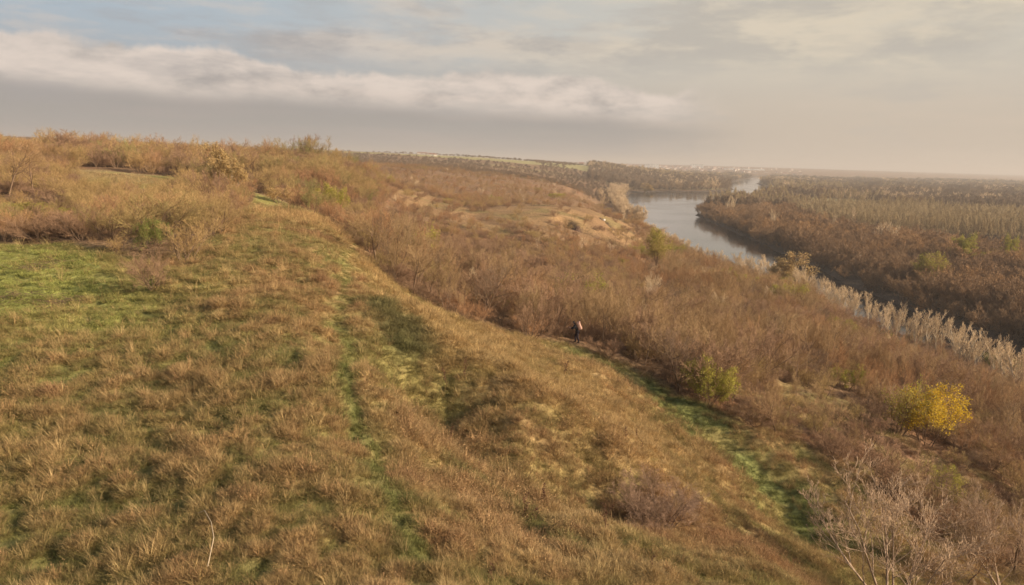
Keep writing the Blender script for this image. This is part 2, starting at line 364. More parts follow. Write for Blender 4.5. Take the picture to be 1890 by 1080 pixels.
# ------------------------------------------------------------------ ground and river
idx = np.arange(NA*NB).reshape(NB, NA)
fc = np.stack([idx[:-1, :-1], idx[:-1, 1:], idx[1:, 1:], idx[1:, :-1]], -1).reshape(-1, 4)
me = mesh_from('ground', np.stack([X2, Y2, Z2], -1).reshape(-1, 3), fc, 4, m_ground, True)
ca = me.color_attributes.new('Col', 'FLOAT_COLOR', 'POINT')
ca.data.foreach_set('color', np.concatenate([np.clip(GC, 0, 1), np.ones(GC.shape[:2]+(1,))], -1).astype(np.float32).ravel())
ground = tag(link('ground', me), None, None, kind='structure')
bb = np.array([(-100,-420,0),(2600,-420,0),(2600,6000,0),(-100,6000,0)]); bb[:, 2] = 0
# the water follows the river's own outline, a little wider than its bed
rv = RIV[:, :2]; cx = rv.copy(); n = len(rv)
import bmesh
bm = bmesh.new(); L, Rr = LB, RB[::-1]
def resamp(P, k):
    P = np.array(P, float); s = np.r_[0, np.cumsum(np.hypot(*np.diff(P, axis=0).T))]; t = np.linspace(0, s[-1], k)
    return np.stack([np.interp(t, s, P[:, 0]), np.interp(t, s, P[:, 1])], 1)
l = resamp(L, 160); r = resamp(Rr, 160); dv = r-l; dv /= np.hypot(*dv.T)[:, None]; l = l-dv*14; r = r+dv*14
vv = []
for k in range(13): vv.append(l+(r-l)*k/12)
vv = np.stack(vv, 1); vv = np.concatenate([vv, np.zeros(vv.shape[:2]+(1,))], -1)
ix = np.arange(160*13).reshape(160, 13); ff = np.stack([ix[:-1, :-1], ix[:-1, 1:], ix[1:, 1:], ix[1:, :-1]], -1).reshape(-1, 4)
tag(link('river', mesh_from('river', vv.reshape(-1, 3), ff, 4, m_water, True)), None, None, kind='structure')

# ------------------------------------------------------------------ plant builders
def seg_mesh(name, segs, m, sides=3):
    s = np.array(segs, float); p0, p1, r0, r1 = s[:, :3], s[:, 3:6], s[:, 6], s[:, 7]
    d = p1-p0; d /= np.linalg.norm(d, axis=1)[:, None]+1e-9
    ref = np.where(np.abs(d[:, 2:3]) > .9, [[1., 0, 0]], [[0, 0, 1.]]); a = np.cross(d, ref); a /= np.linalg.norm(a, axis=1)[:, None]; b = np.cross(d, a)
    V_ = []
    for p, r in ((p0, r0), (p1, r1)):
        for k in range(sides):
            an = 2*math.pi*k/sides; V_.append(p+(a*math.cos(an)+b*math.sin(an))*r[:, None])
    V_ = np.stack(V_, 1).reshape(-1, 3); base = (np.arange(len(s))*2*sides)[:, None]
    fs = [np.stack([base[:, 0]+k, base[:, 0]+(k+1) % sides, base[:, 0]+sides+(k+1) % sides, base[:, 0]+sides+k], 1) for k in range(sides)]
    return V_, np.concatenate(fs)
def nrm(v): return v/(np.linalg.norm(v)+1e-9)
def grow(seed, H=6., stems=1, spread=.15, levels=((9, .45, 50, .3, .25), (7, .5, 45, .2, .15), (6, .5, 40, .2, .1)), r0=.09, wob=.12, stem_off=.1, up0=.1, rmin=.006, taper=.75):
    """branching skeleton: returns segments (p0,p1,r0,r1,level) and twig tips"""
    g = np.random.default_rng(seed); segs = []; tips = []
    def br(p, d, Ln, r, lv):
        ns = 4 if lv == 0 else (3 if lv == 1 else 2); pts = [p]; dirs = [d]
        up = up0 if lv == 0 else levels[lv-1][4]
        for i in range(ns):
            d = nrm(d+g.normal(0, wob, 3)+np.array([0, 0, up])); q = p+d*Ln/ns
            ra = r*(1-taper*i/ns); rb = r*(1-taper*(i+1)/ns)
            segs.append((*p, *q, max(ra, rmin), max(rb, rmin*.6), lv)); p = q; pts.append(p); dirs.append(d)
        if lv >= len(levels): tips.append((*p, *d)); return
        n, ratio, ang, st, _ = levels[lv]
        for k in range(n):
            f = st+(1-st)*(k+g.random())/n; f = min(f, .999); i = int(f*ns); q = pts[i]+(pts[i+1]-pts[i])*(f*ns-i); dd = dirs[min(i+1, ns)]
            az_ = g.random()*6.283; ref = nrm(np.cross(dd, [.3, .5, .8])); ref2 = np.cross(dd, ref)
            a = R(ang*g.uniform(.6, 1.3)); nd = nrm(dd*math.cos(a)+(ref*math.cos(az_)+ref2*math.sin(az_))*math.sin(a))
            br(q, nd, Ln*ratio*g.uniform(.7, 1.25)*(1.15-.45*f), r*(1-taper*f)*.6, lv+1)
    for s in range(stems):
        az_ = g.random()*6.283; t = spread*g.uniform(.3, 1)*(1 if stems > 1 else .3)
        d = nrm(np.array([math.cos(az_)*math.sin(t), math.sin(az_)*math.sin(t), math.cos(t)]))
        br(np.array([math.cos(az_)*stem_off*g.random()*(stems > 1), math.sin(az_)*stem_off*g.random()*(stems > 1), -.15]), d, H*.8*g.uniform(.8, 1.05), r0*g.uniform(.7, 1), 0)
    return segs, tips
def leaves(seed, tips, n, size, jit=.25, drop=1.0):
    g = np.random.default_rng(seed); T = np.array(tips); k = g.integers(0, len(T), n)
    c = T[k, :3]+g.normal(0, jit, (n, 3)); a = g.normal(0, 1, (n, 3)); a /= np.linalg.norm(a, axis=1)[:, None]
    b = np.cross(a, g.normal(0, 1, (n, 3))); b /= np.linalg.norm(b, axis=1)[:, None]; s = size*g.uniform(.6, 1.4, (n, 1))
    V_ = np.stack([c-a*s*.5, c+b*s*.32, c+a*s*.5, c-b*s*.32], 1).reshape(-1, 3); return V_, np.arange(4*n).reshape(n, 4)
class Plant:
    """meshes of one plant form: woody trunk, crown (twigs, leaves), and both together for masses"""
    def __init__(s, name, seed, m_wood, m_crown, split=1, leaf=None, m_leaf=None, **kw):
        segs, tips = grow(seed, **kw)
        tr = [q[:8] for q in segs if q[8] <= split]; tw = [q[:8] for q in segs if q[8] > split]
        v1, f1 = seg_mesh('', tr, None, 5 if kw.get('r0', .09) > .05 else 4); v2, f2 = seg_mesh('', tw, None)
        mats2 = [m_crown]; mi = np.zeros(len(f2), np.int32)
        if leaf:
            v3, f3 = leaves(seed+9, tips, *leaf); f2 = np.concatenate([f2, f3+len(v2)]); v2 = np.concatenate([v2, v3])
            mats2 = [m_crown, m_leaf]; mi = np.concatenate([mi, np.ones(len(f3), np.int32)])
        s.trunk = mesh_from(name+'_trunk', v1, f1, 4, m_wood, True)
        s.crown = mesh_from(name+'_crown', v2, f2, 4, mats2); s.crown.polygons.foreach_set('material_index', mi)
        s.all = mesh_from(name, np.concatenate([v1, v2]), np.concatenate([f1, f2+len(v1)]), 4, [m_wood]+mats2)
        s.all.polygons.foreach_set('material_index', np.concatenate([np.zeros(len(f1), np.int32), mi+1]))
        s.h = float(v2[:, 2].max()); s.w = float(np.percentile(np.hypot(v2[:, 0], v2[:, 1]), 97)*2)
def plant(P_, name, label, cat, x, y, H=None, Wd=None, rz=0, group=None, sink=0., parts=True, tilt=0):
    z = float(height(np.array([x]), np.array([y]))[0])-sink
    sz = H/P_.h if H else 1; sx = Wd/P_.w if Wd else sz
    if parts:
        o = bpy.data.objects.new(name, None); COL.objects.link(o); o.empty_display_size = .3
        a = bpy.data.objects.new('trunk', P_.trunk); b = bpy.data.objects.new('crown', P_.crown)
        for q in (a, b): COL.objects.link(q); q.parent = o
    else:
        o = bpy.data.objects.new(name, P_.all); COL.objects.link(o)
    o.location = (x, y, z); o.rotation_euler = (0, tilt, rz); o.scale = (sx, sx, sz)
    return tag(o, label, cat, group)

# geometry-node scatter for masses nobody could count
def scatter(name, meshes, P3, rot, scl, var, tint=None, label=None, cat=None):
    cl = bpy.data.collections.new(name+'_forms')
    for i, me in enumerate(meshes):
        cl.objects.link(bpy.data.objects.new('%s_form_%03d' % (name, i), me))
    n = len(P3); me = bpy.data.meshes.new(name); me.vertices.add(n); me.vertices.foreach_set('co', np.asarray(P3, np.float32).ravel())
    def attr(nm, ty, field, arr):
        a = me.attributes.new(nm, ty, 'POINT'); a.data.foreach_set(field, np.ascontiguousarray(arr).ravel())
    attr('rotv', 'FLOAT_VECTOR', 'vector', np.asarray(rot, np.float32)); attr('sclv', 'FLOAT_VECTOR', 'vector', np.asarray(scl, np.float32))
    attr('var', 'INT', 'value', np.asarray(var, np.int32))
    if tint is not None: attr('tint', 'FLOAT_COLOR', 'color', np.concatenate([np.clip(tint, 0, 1), np.ones((n, 1))], 1).astype(np.float32))
    o = bpy.data.objects.new(name, me); COL.objects.link(o)
    ng = bpy.data.node_groups.new(name, 'GeometryNodeTree')
    ng.interface.new_socket('Geometry', in_out='INPUT', socket_type='NodeSocketGeometry'); ng.interface.new_socket('Geometry', in_out='OUTPUT', socket_type='NodeSocketGeometry')
    gi = ng.nodes.new('NodeGroupInput'); go = ng.nodes.new('NodeGroupOutput'); ip = ng.nodes.new('GeometryNodeInstanceOnPoints')
    ci = ng.nodes.new('GeometryNodeCollectionInfo'); ci.inputs['Collection'].default_value = cl; ci.inputs['Separate Children'].default_value = True; ci.inputs['Reset Children'].default_value = True
    def na(nm, ty):
        q = ng.nodes.new('GeometryNodeInputNamedAttribute'); q.data_type = ty; q.inputs['Name'].default_value = nm; return q.outputs['Attribute']
    e2r = ng.nodes.new('FunctionNodeEulerToRotation'); ng.links.new(na('rotv', 'FLOAT_VECTOR'), e2r.inputs[0])
    ng.links.new(gi.outputs[0], ip.inputs['Points']); ng.links.new(ci.outputs[0], ip.inputs['Instance']); ip.inputs['Pick Instance'].default_value = True
    ng.links.new(na('var', 'INT'), ip.inputs['Instance Index']); ng.links.new(e2r.outputs[0], ip.inputs['Rotation']); ng.links.new(na('sclv', 'FLOAT_VECTOR'), ip.inputs['Scale'])
    ng.links.new(ip.outputs[0], go.inputs[0])
    md = o.modifiers.new('scatter', 'NODES'); md.node_group = ng
    return tag(o, label, cat, None, 'stuff')

rng = np.random.default_rng(7)
# ------------------------------------------------------------------ grass
def tuft(seed, n, h, spread, lean, wid, droop=.5, wind=(0, 0)):
    g = np.random.default_rng(seed); az_ = g.random(n)*6.283; r = spread*np.sqrt(g.random(n))
    base = np.stack([np.cos(az_)*r, np.sin(az_)*r, -.04*np.ones(n)], 1); hh = h*g.uniform(.5, 1.15, n)
    out = np.stack([np.cos(az_)*lean+wind[0], np.sin(az_)*lean+wind[1], np.ones(n)], 1)+g.normal(0, .22, (n, 3)); out /= np.linalg.norm(out, axis=1)[:, None]
    mid = base+out*hh[:, None]*.55; o2 = out.copy(); o2[:, 2] -= droop*g.uniform(.4, 1.3, n); o2[:, :2] *= 1.3; o2 /= np.linalg.norm(o2, axis=1)[:, None]
    tip = mid+o2*hh[:, None]*.5
    a2 = g.random(n)*3.14; sd_ = np.stack([np.cos(a2), np.sin(a2), np.zeros(n)], 1)*(wid*g.uniform(.6, 1.3, n))[:, None]
    V_ = np.stack([base-sd_, base+sd_, mid+sd_*.8, mid-sd_*.8, tip+sd_*.2, tip-sd_*.2], 1).reshape(-1, 3); k = np.arange(n)[:, None]*6
    F_ = np.concatenate([k+np.array([0, 1, 2, 3]), k+np.array([3, 2, 4, 5])]); return V_, F_
TF = []
for i in range(4): TF.append(mesh_from('tuft', *tuft(100+i, 50, .40, .17, .5, .0055, .5, (-.25, .1)), 4, m_tuft))      # 0-3 tussock
for i in range(3): TF.append(mesh_from('mat', *tuft(120+i, 95, .24, .36, 1.1, .006, .8, (-.3, .1)), 4, m_tuft))        # 4-6 matted
for i in range(3): TF.append(mesh_from('tall', *tuft(140+i, 30, .62, .12, .3, .005, .3, (-.2, .05)), 4, m_tuft))     # 7-9 tall plumes
for i in range(3):                                                                                                  # 10-12 dead forbs with curled leaves
    v1, f1 = tuft(160+i, 14, .45, .1, .5, .007, .1); g_ = np.random.default_rng(i); tp = np.concatenate([v1[4::6], v1[2::6]]); tp = np.concatenate([tp, tp*0], 1)
    v2, f2 = leaves(i, tp, 60, .035, .06); TF.append(mesh_from('forb', np.concatenate([v1, v2]), np.concatenate([f1, f2+len(v1)]), 4, m_tuft))
for i in range(2): TF.append(mesh_from('short', *tuft(180+i, 60, .13, .3, .5, .009, .4), 4, m_tuft))                   # 13-14 short green
NG = 260000
yy = np.exp(rng.uniform(math.log(10), math.log(150), NG)); aa = rng.uniform(-.86, .86, NG); xx = aa*(yy+4)
fgw = soft(xx, yy, FG, 2.5, .5); spw = np.maximum(soft(xx, yy, CLEAR, 8), soft(xx, yy, OPEN, 5)); spw = np.maximum(spw, soft(xx, yy, CLEAR2, 6)); keep = rng.random(NG) < np.maximum(np.maximum(fgw, spw), .12)
xx, yy = xx[keep], yy[keep]; n = len(xx)
cc = ground_color(xx, yy); zz = height(xx, yy)
lime = np.maximum(soft(xx, yy, LIME, 7, .9)*.85, soft(xx, yy, LIME2, 8, 1.1)*.4)
pathd = np.minimum(dseg(xx, yy, PATHL, False), dseg(xx, yy, TRACK, False)*.4)
tanw = np.maximum(soft(xx, yy, TAN, 5, .8), soft(xx, yy, TAN2, 3, .8))
r_ = rng.random(n); clump = fbm(xx*1.8, yy*1.8, 4, 12)
var = np.where(r_ < .20, rng.integers(0, 4, n), np.where(r_ < .84, rng.integers(4, 7, n), np.where(r_ < .89, rng.integers(7, 10, n), rng.integers(10, 13, n))))
redm = sm(fbm(xx*1.1, yy*1.1, 3, 22)*.4+fbm(xx*.11, yy*.11, 3, 23)*.6, .5, .62); var = np.where(rng.random(n) < .4*redm, rng.integers(10, 13, n), var)
var = np.where((tanw > .5) & (r_ > .84), rng.integers(0, 4, n), var)
var = np.where((rng.random(n) < lime*.93) | (pathd < .32) | (clump < .36), rng.integers(13, 15, n), var)
sc_ = rng.uniform(.65, 1.35, n)*(.34+.66*clump)*np.clip(1+(yy-30)/90, 1, 2.2); sc_ *= (1+.3*(tanw > .5))*np.clip(.72+(yy-14)/40, .72, 1); sc_ = np.where(pathd < .45, np.minimum(sc_, .8), sc_)
dark_pick = rng.random((n, 1))
tint = cc*rng.uniform(.68, 1.18, (n, 1))
q = rng.random(n); tall = (var >= 7) & (var <= 9); fb = (var >= 10) & (var <= 12); sh = var >= 13
tint = np.where(tall[:, None], mixc(tint, STRAW*1.05, .6+0*q), tint)
tint = np.where(fb[:, None], mixc(tint, RED*rng.uniform(.8, 1.3, (n, 1)), .5+0*q), tint)
tint = np.where(sh[:, None] & (lime < .4)[:, None], mixc(tint, GREEN*1.4, .3+0*q), tint)
tint = np.where((q < .14)[:, None] & ~sh[:, None], tint*1.35+C(.03,.02,.01), tint)
rot = np.stack([rng.normal(0, .12, n), rng.normal(0, .12, n), rng.normal(0, .7, n)], 1)
scatter('grass', TF, np.stack([xx, yy, zz-.02], 1), rot, np.stack([sc_]*3, 1), var, tint)

# ------------------------------------------------------------------ plant forms
m_bark = mat_var('brown_bark', (.15, .095, .06), (.26, .175, .11), .1, fine=20)
m_pale = mat_var('pale_bark', (.50, .40, .27), (.62, .51, .37), .1, fine=10)
m_twig = mat_var('brown_twigs', (.38, .235, .115), (.345, .235, .12), .035, c3=(.37, .205, .10), trans=None)
m_twigr = mat_var('red_twigs', (.29, .17, .10), (.35, .22, .13), .05)
m_twigo = mat_var('olive_twigs', (.30, .23, .09), (.38, .25, .11), .05, c3=(.26, .23, .08))
m_twigp = mat_var('pale_twigs', (.54, .38, .22), (.62, .46, .28), .05)
m_scrub = mat_var('scrub_twigs', (.43, .275, .12), (.38, .27, .11), .03, c3=(.40, .22, .11))
m_yel = mat_var('yellow_leaves', (.62, .42, .04), (.70, .48, .06), .3, trans=.3, fine=3)
m_yg = mat_var('yellow_green_leaves', (.34, .31, .06), (.43, .37, .08), .3, trans=.3, fine=3)
m_grn = mat_var('green_leaves', (.17, .19, .05), (.24, .25, .07), .3, trans=.3, fine=3)
m_org = mat_var('orange_leaves', (.46, .31, .13), (.54, .38, .17), .3, trans=.3, fine=3)
UPR = [Plant('upright_wood', 200+i, m_bark, m_twig, H=6.5, stems=2+i % 2, spread=.3, stem_off=.5, levels=((9, .42, 32, .2, .3), (7, .5, 30, .15, .25), (7, .55, 28, .15, .2)), r0=.05, rmin=.008) for i in range(4)]
RND = [Plant('round_wood', 220+i, m_bark, m_twig, H=6, stems=1, levels=((10, .55, 50, .3, .15), (7, .55, 42, .15, .12), (8, .55, 38, .1, .1)), r0=.09, rmin=.008) for i in range(4)]
SCR = [Plant('scrub', 240+i, m_bark, m_scrub, H=3.6, stems=7, spread=.7, stem_off=.5, levels=((6, .5, 38, .15, .15), (6, .55, 36, .15, .1), (6, .6, 36, .1, .05)), r0=.04, rmin=.007) for i in range(4)]
SCRR = [Plant('red_scrub', 250+i, m_bark, m_twigr, H=3.4, stems=8, spread=.85, stem_off=.4, levels=((6, .5, 38, .15, .15), (6, .55, 36, .15, .1), (7, .6, 36, .1, .05)), r0=.04, rmin=.007) for i in range(2)]
SCRO = [Plant('olive_scrub', 255+i, m_bark, m_twigo, H=3.4, stems=8, spread=.85, stem_off=.6, levels=((6, .5, 38, .15, .1), (6, .55, 36, .15, .1), (7, .6, 36, .1, .05)), r0=.04, rmin=.007) for i in range(2)]
POP = [Plant('poplar', 260+i, m_pale, m_twigp, H=14, stems=1+(i % 3 == 0), spread=.25, levels=((12, .42, 34, .2, .35), (6, .5, 32, .2, .25), (3, .5, 30, .2, .2)), r0=.26, rmin=.045) for i in range(4)]
m_fart = mat_var('flood_plain_twigs', (.25, .15, .08), (.31, .195, .105), .02, c3=(.37, .215, .10))
FAR = [Plant('flood_wood', 280+i, m_bark, m_fart, H=14, stems=2, spread=.5, stem_off=.5, levels=((9, .5, 46, .2, .2), (8, .5, 42, .1, .15), (7, .5, 38, .1, .1)), r0=.25, rmin=.05) for i in range(4)]
m_plan = mat_var('plantation_twigs', (.40, .29, .15), (.48, .36, .20), .01)
m_dim = mat_var('greybrown_twigs', (.21, .15, .095), (.25, .175, .11), .006, c3=(.30, .20, .115))
FAR2 = [Plant('far_wood', 290+i, m_dim, m_dim, H=14, stems=1, levels=((9, .5, 50, .2, .12), (8, .5, 45, .1, .1), (4, .6, 40, .1, .08)), r0=.3, rmin=.12) for i in range(3)]
PLN = [Plant('plantation', 300+i, m_bark, m_plan, H=17, stems=1, levels=((16, .24, 34, .35, .35), (6, .5, 32, .2, .3), (4, .6, 30, .2, .2)), r0=.22, rmin=.05) for i in range(3)]
DEN = Plant('dense_twig', 270, m_bark, mat_var('rose_brown_twigs', (.33, .21, .135), (.38, .25, .16), .3), H=3, stems=14, spread=1.0, stem_off=1.0, levels=((8, .5, 42, .1, .12), (7, .6, 40, .1, .05), (7, .6, 40, .1, 0.)), r0=.035, rmin=.005)
def leafy(seed, ml, mtw, n, size, H=3.6, jit=.12, **k):
    return Plant('leafy', seed, m_bark, mtw, H=H, stems=8, spread=.75, stem_off=.4, levels=((6, .5, 38, .2, .15), (6, .55, 36, .2, .1), (5, .6, 36, .1, .05)), r0=.04, rmin=.006, leaf=(n, size, jit), m_leaf=ml)
YEL = leafy(400, m_yel, m_scrub, 9000, .10); YG = leafy(401, m_yg, m_twigo, 13000, .10); YG2 = leafy(402, m_yg, m_twigo, 8000, .095); YELS = leafy(405, m_yg, m_twigo, 2000, .09); GRN = leafy(403, m_grn, m_twigo, 9000, .10); ORG = leafy(404, m_org, m_scrub, 2600, .16)
PALEW = Plant('pale_wood', 272, m_pale, m_twigp, H=6, stems=2, spread=.4, levels=((9, .5, 38, .2, .25), (6, .5, 34, .15, .2), (5, .5, 32, .15, .15)), r0=.07, rmin=.009)
DARKW = Plant('dark_wood', 273, m_bark, m_bark, H=6, stems=2, spread=.5, levels=((10, .55, 48, .2, .12), (7, .5, 42, .15, .1), (7, .5, 38, .1, .1)), r0=.08, rmin=.008)
YTR = Plant('yellow_tree', 410, m_bark, m_twigo, H=12, stems=1, levels=((10, .55, 48, .3, .15), (7, .5, 42, .2, .12), (6, .5, 38, .1, .1)), r0=.25, rmin=.04, leaf=(6000, .28, .3), m_leaf=m_yg)
OTR = Plant('orange_tree', 411, m_pale, m_scrub, H=12, stems=2, spread=.3, levels=((10, .5, 45, .25, .2), (7, .5, 42, .2, .12), (6, .5, 38, .1, .1)), r0=.22, rmin=.04, leaf=(7000, .28, .3), m_leaf=m_org)
GTR = Plant('olive_tree', 412, m_bark, m_twigo, H=12, stems=3, spread=.4, levels=((10, .5, 45, .15, .2), (7, .5, 42, .1, .1), (7, .5, 38, .1, .1)), r0=.2, rmin=.03, leaf=(7000, .26, .3), m_leaf=mat_var('willow_leaves', (.36, .31, .06), (.42, .35, .08), .3, trans=.2))
BIG = [Plant('wide_bare_tree', 420+i, mat_var('tan_bark', (.34, .24, .16), (.44, .32, .22), .1, fine=20), mat_var('grey_rose_twigs', (.40, .27, .17), (.47, .33, .21), .3), H=6.5, stems=6, spread=.75, stem_off=.4, levels=((8, .5, 38, .25, .2), (6, .5, 36, .2, .18), (5, .5, 32, .2, .15), (3, .5, 30, .2, .1)), r0=.07, rmin=.007, split=2) for i in range(2)]

# ------------------------------------------------------------------ hand-placed plants (photograph pixel of foot, height px, width px)
def put(P_, u, v, hpx, wpx, name, label, cat, rz=None, group=None, Y=None):
    if Y: d = ray(u, v); x, y = d[0]*Y/d[1], Y
    else: x, y = gp(u, v)
    k = y/F*1.02
    o = plant(P_, name, label, cat, x, y, hpx*k, wpx*k if wpx else None, rng.random()*6.28 if rz is None else rz, group)
    return x, y, wpx*k if wpx else 3
TAKEN = []
def T(*a, **k): TAKEN.append(put(*a, **k))
T(BIG[0], 1640, 1120, 325, 380, 'bare_tree', 'wide bare pale-twigged tree at the lower right, its foot below the frame', 'tree')
T(BIG[1], 1860, 1125, 250, 290, 'bare_tree', 'bare forking tree cut by the lower right corner', 'tree')
T(RND[2], 1780, 1090, 130, 170, 'bare_tree', 'low bare tree between the two wide bare trees at lower right', 'tree')
T(DEN, 1212, 968, 108, 215, 'twiggy_bush', 'broad brown twiggy bush alone on the grass slope above the lower right tree', 'bush')
T(YG, 1305, 757, 100, 105, 'leafy_bush', 'olive yellow leafy bush at the edge of the dark green track', 'bush')
T(YEL, 1708, 820, 128, 140, 'leafy_bush', 'largest bright yellow leafy bush on the wooded slope at right', 'bush')
T(YELS, 1655, 800, 118, 120, 'leafy_bush', 'sparse olive yellow bush touching the left of the bright yellow bush', 'bush')
T(YG2, 1563, 722, 50, 75, 'leafy_bush', 'small yellow green bush above and left of the bright yellow bush', 'bush')
T(YG, 1728, 925, 75, 105, 'leafy_bush', 'yellow green bush below the bright yellow bush near the right edge', 'bush')
T(GRN, 1852, 692, 45, 90, 'leafy_bush', 'deep green bush near the right edge among brown trees', 'bush')
T(YG2, 1385, 660, 50, 40, 'leafy_bush', 'tiny yellow leaved bush above the olive bush by the track', 'bush')
T(SCR[1], 1345, 745, 110, 110, 'twiggy_bush', 'tall tan twiggy bush right beside the olive yellow bush', 'bush')
T(RND[1], 1440, 650, 75, 110, 'bare_tree', 'dark bare tree standing clear of the thicket above the olive bush', 'tree')
T(SCRR[0], 978, 628, 82, 112, 'twiggy_bush', 'reddish pink twiggy bush just left of the hiker', 'bush')
T(SCRR[1], 925, 598, 80, 95, 'twiggy_bush', 'dark red twiggy bush two bushes left of the hiker', 'bush')
T(POP[1], 880, 535, 66, 60, 'bare_tree', 'pale bare tree standing out behind the red bushes', 'tree', Y=80)
T(YG2, 920, 560, 45, 55, 'leafy_bush', 'yellow green bush behind the dark red bush', 'bush', Y=74)
T(YG, 1030, 545, 48, 60, 'leafy_bush', 'bright yellow green bush behind the hiker and deep in the thicket', 'bush', Y=88)
T(YG2, 965, 528, 38, 60, 'leafy_bush', 'dull yellow green bush in the thicket behind the pale bare tree', 'bush', Y=92)
T(YG2, 800, 530, 60, 60, 'leafy_bush', 'faint olive bush at the thicket edge left of the pale bare tree', 'bush')
T(SCR[2], 770, 500, 66, 80, 'twiggy_bush', 'brown twiggy bush on the ridge edge at the thicket corner', 'bush')
T(YG, 612, 402, 66, 62, 'leafy_bush', 'olive yellow bush at the far end of the grassy ridge', 'bush')
T(SCRO[0], 575, 398, 62, 60, 'twiggy_bush', 'tan bush beside the olive yellow bush at the ridge end', 'bush')
T(ORG, 515, 378, 40, 58, 'leafy_bush', 'bush with pale orange leaves on the far meadow', 'bush')
T(GRN, 553, 373, 16, 26, 'leafy_bush', 'small green bush beside the pale orange bush', 'bush')
T(SCRR[0], 397, 382, 74, 92, 'twiggy_bush', 'rounded red brown bush behind the ridge meadow', 'bush')
T(OTR, 395, 318, 88, 64, 'bare_tree', 'tallest orange brown tree breaking the left skyline', 'tree', Y=150)
T(OTR, 428, 318, 66, 50, 'leafy_tree', 'golden brown tree right of the tallest skyline tree', 'tree', Y=148)
T(YG2, 318, 312, 18, 34, 'leafy_bush', 'small bright yellow bush far back on the left meadow', 'bush')
T(RND[0], 15, 365, 112, 130, 'bare_tree', 'large bare tree at the left edge of the frame', 'tree')
T(RND[3], 62, 362, 96, 110, 'bare_tree', 'second bare tree beside the large one at the left edge', 'tree')
T(SCRR[1], 285, 533, 76, 115, 'twiggy_bush', 'bare brown shrub with a pale stem at the corner of the bright green patch', 'bush')
T(SCRO[1], 265, 452, 105, 210, 'twiggy_bush', 'widest olive brown bush in the thicket behind the green patch', 'bush')
T(SCRO[0], 205, 440, 84, 140, 'twiggy_bush', 'olive bush left of the widest thicket bush', 'bush')
T(SCRR[0], 150, 446, 62, 130, 'twiggy_bush', 'dark red brown low bush behind the green patch', 'bush')
T(SCRR[1], 70, 448, 55, 120, 'twiggy_bush', 'red brown bush behind the left end of the green patch', 'bush')
T(SCR[3], 10, 448, 50, 100, 'twiggy_bush', 'dark brown bush at the left edge behind the green patch', 'bush')
T(GRN, 285, 462, 66, 62, 'leafy_bush', 'dull green bush in front of the widest thicket bush', 'bush')
T(SCR[1], 340, 478, 86, 140, 'twiggy_bush', 'brown bush at the right end of the thicket beside the ridge meadow', 'bush')
T(SCR[2], 330, 420, 70, 120, 'twiggy_bush', 'tan bush behind the right end of the thicket', 'bush')
T(SCR[0], 215, 468, 40, 60, 'twiggy_bush', 'small bush with pale bare stems at the top edge of the green patch', 'bush')
T(YG, 55, 400, 30, 110, 'leafy_bush', 'long low yellow bush behind the red brown bush at far left', 'bush')
T(YG2, 130, 402, 26, 90, 'leafy_bush', 'faded yellow low bush right of the long yellow bush', 'bush')
T(SCRR[0], 95, 372, 30, 110, 'twiggy_bush', 'rust brown low bush in front of the bare trees at far left', 'bush')
T(GTR, 1212, 478, 74, 66, 'willow_tree', 'olive green willow on the end of the second spur above the river', 'tree', Y=250)
T(OTR, 1468, 512, 84, 84, 'leafy_tree', 'orange leaved tree at the start of the pale poplar row', 'tree', Y=300)
T(POP[0], 1150, 418, 18, 14, 'bare_tree', 'tiny pale tree near the shore point', 'tree', Y=420)
TK = np.array(TAKEN)

# ------------------------------------------------------------------ woods on the near slope
def cell_points(y0, y1, n, a0=-.85, a1=.85, seed=1):
    g = np.random.default_rng(seed); yy = np.exp(g.uniform(math.log(y0), math.log(y1), n)); return g.uniform(a0, a1, n)*(yy+10), yy, g
def pixel(x, y, z):
    d = np.stack([x, y, z-CAM_Z], -1) @ CRn; return 945-F*d[..., 0]/d[..., 2], 540+F*d[..., 1]/d[..., 2]
def thin(x, y, r, order=None):
    """drop points closer than r (array) to an earlier kept one"""
    cell = {}; keep = np.zeros(len(x), bool)
    for i in (order if order is not None else range(len(x))):
        R_ = r[i]; c = 6.0*2**int(max(0, math.log2(max(R_, 1)/3))); k = (int(x[i]//c), int(y[i]//c), c); ok = True
        for dx in (-1, 0, 1):
            for dy in (-1, 0, 1):
                for j in cell.get((k[0]+dx, k[1]+dy, c), ()):
                    if (x[i]-x[j])**2+(y[i]-y[j])**2 < R_*R_: ok = False; break
                if not ok: break
            if not ok: break
        if ok: cell.setdefault(k, []).append(i); keep[i] = True
    return keep
def wood_mask(x, y):
    up = inpoly(x, y, UPL); dr = dseg(x, y, RIV)
    m = up & (dr > 2.5) & ((vnoise(x/11, y/11, 97) > .22) | (y > 260))
    m &= soft(x, y, FG, 2.5, .5) < .35
    m &= soft(x, y, BARE2, 14, .7, 60) < np.random.default_rng(3).uniform(.3, 1.02, len(x))
    m &= ~((x/(y+1) < -.19) & (y < 170) & (np.random.default_rng(8).random(len(x)) < .45))
    m &= (soft(x, y, CLEAR, 8) < .5) & (soft(x, y, CLEAR2, 6) < .5)
    m &= ~((soft(x, y, OPEN, 6) > .5) & (np.random.default_rng(4).random(len(x)) < .92))
    hk = gp(1065, 631); m &= ~((np.abs(x-hk[0]*y/hk[1]) < 2.6) & (y > hk[1]-14) & (y < hk[1]+1.0)) & ~((x > hk[0]) & (x < hk[0]+9) & (np.abs(y-hk[1]+(x-hk[0])*.25) < 1.6))
    for tx, ty, tw in TK: m &= ((x-tx)**2+(y-ty)**2 > (tw*.42)**2) & ~((np.abs(x/y-tx/ty) < tw*.36/ty) & (y < ty) & (y > ty-ty*.16))
    return m
x, y, g = cell_points(34, 1000, 52000, seed=11)
k = wood_mask(x, y); x, y = x[k], y[k]
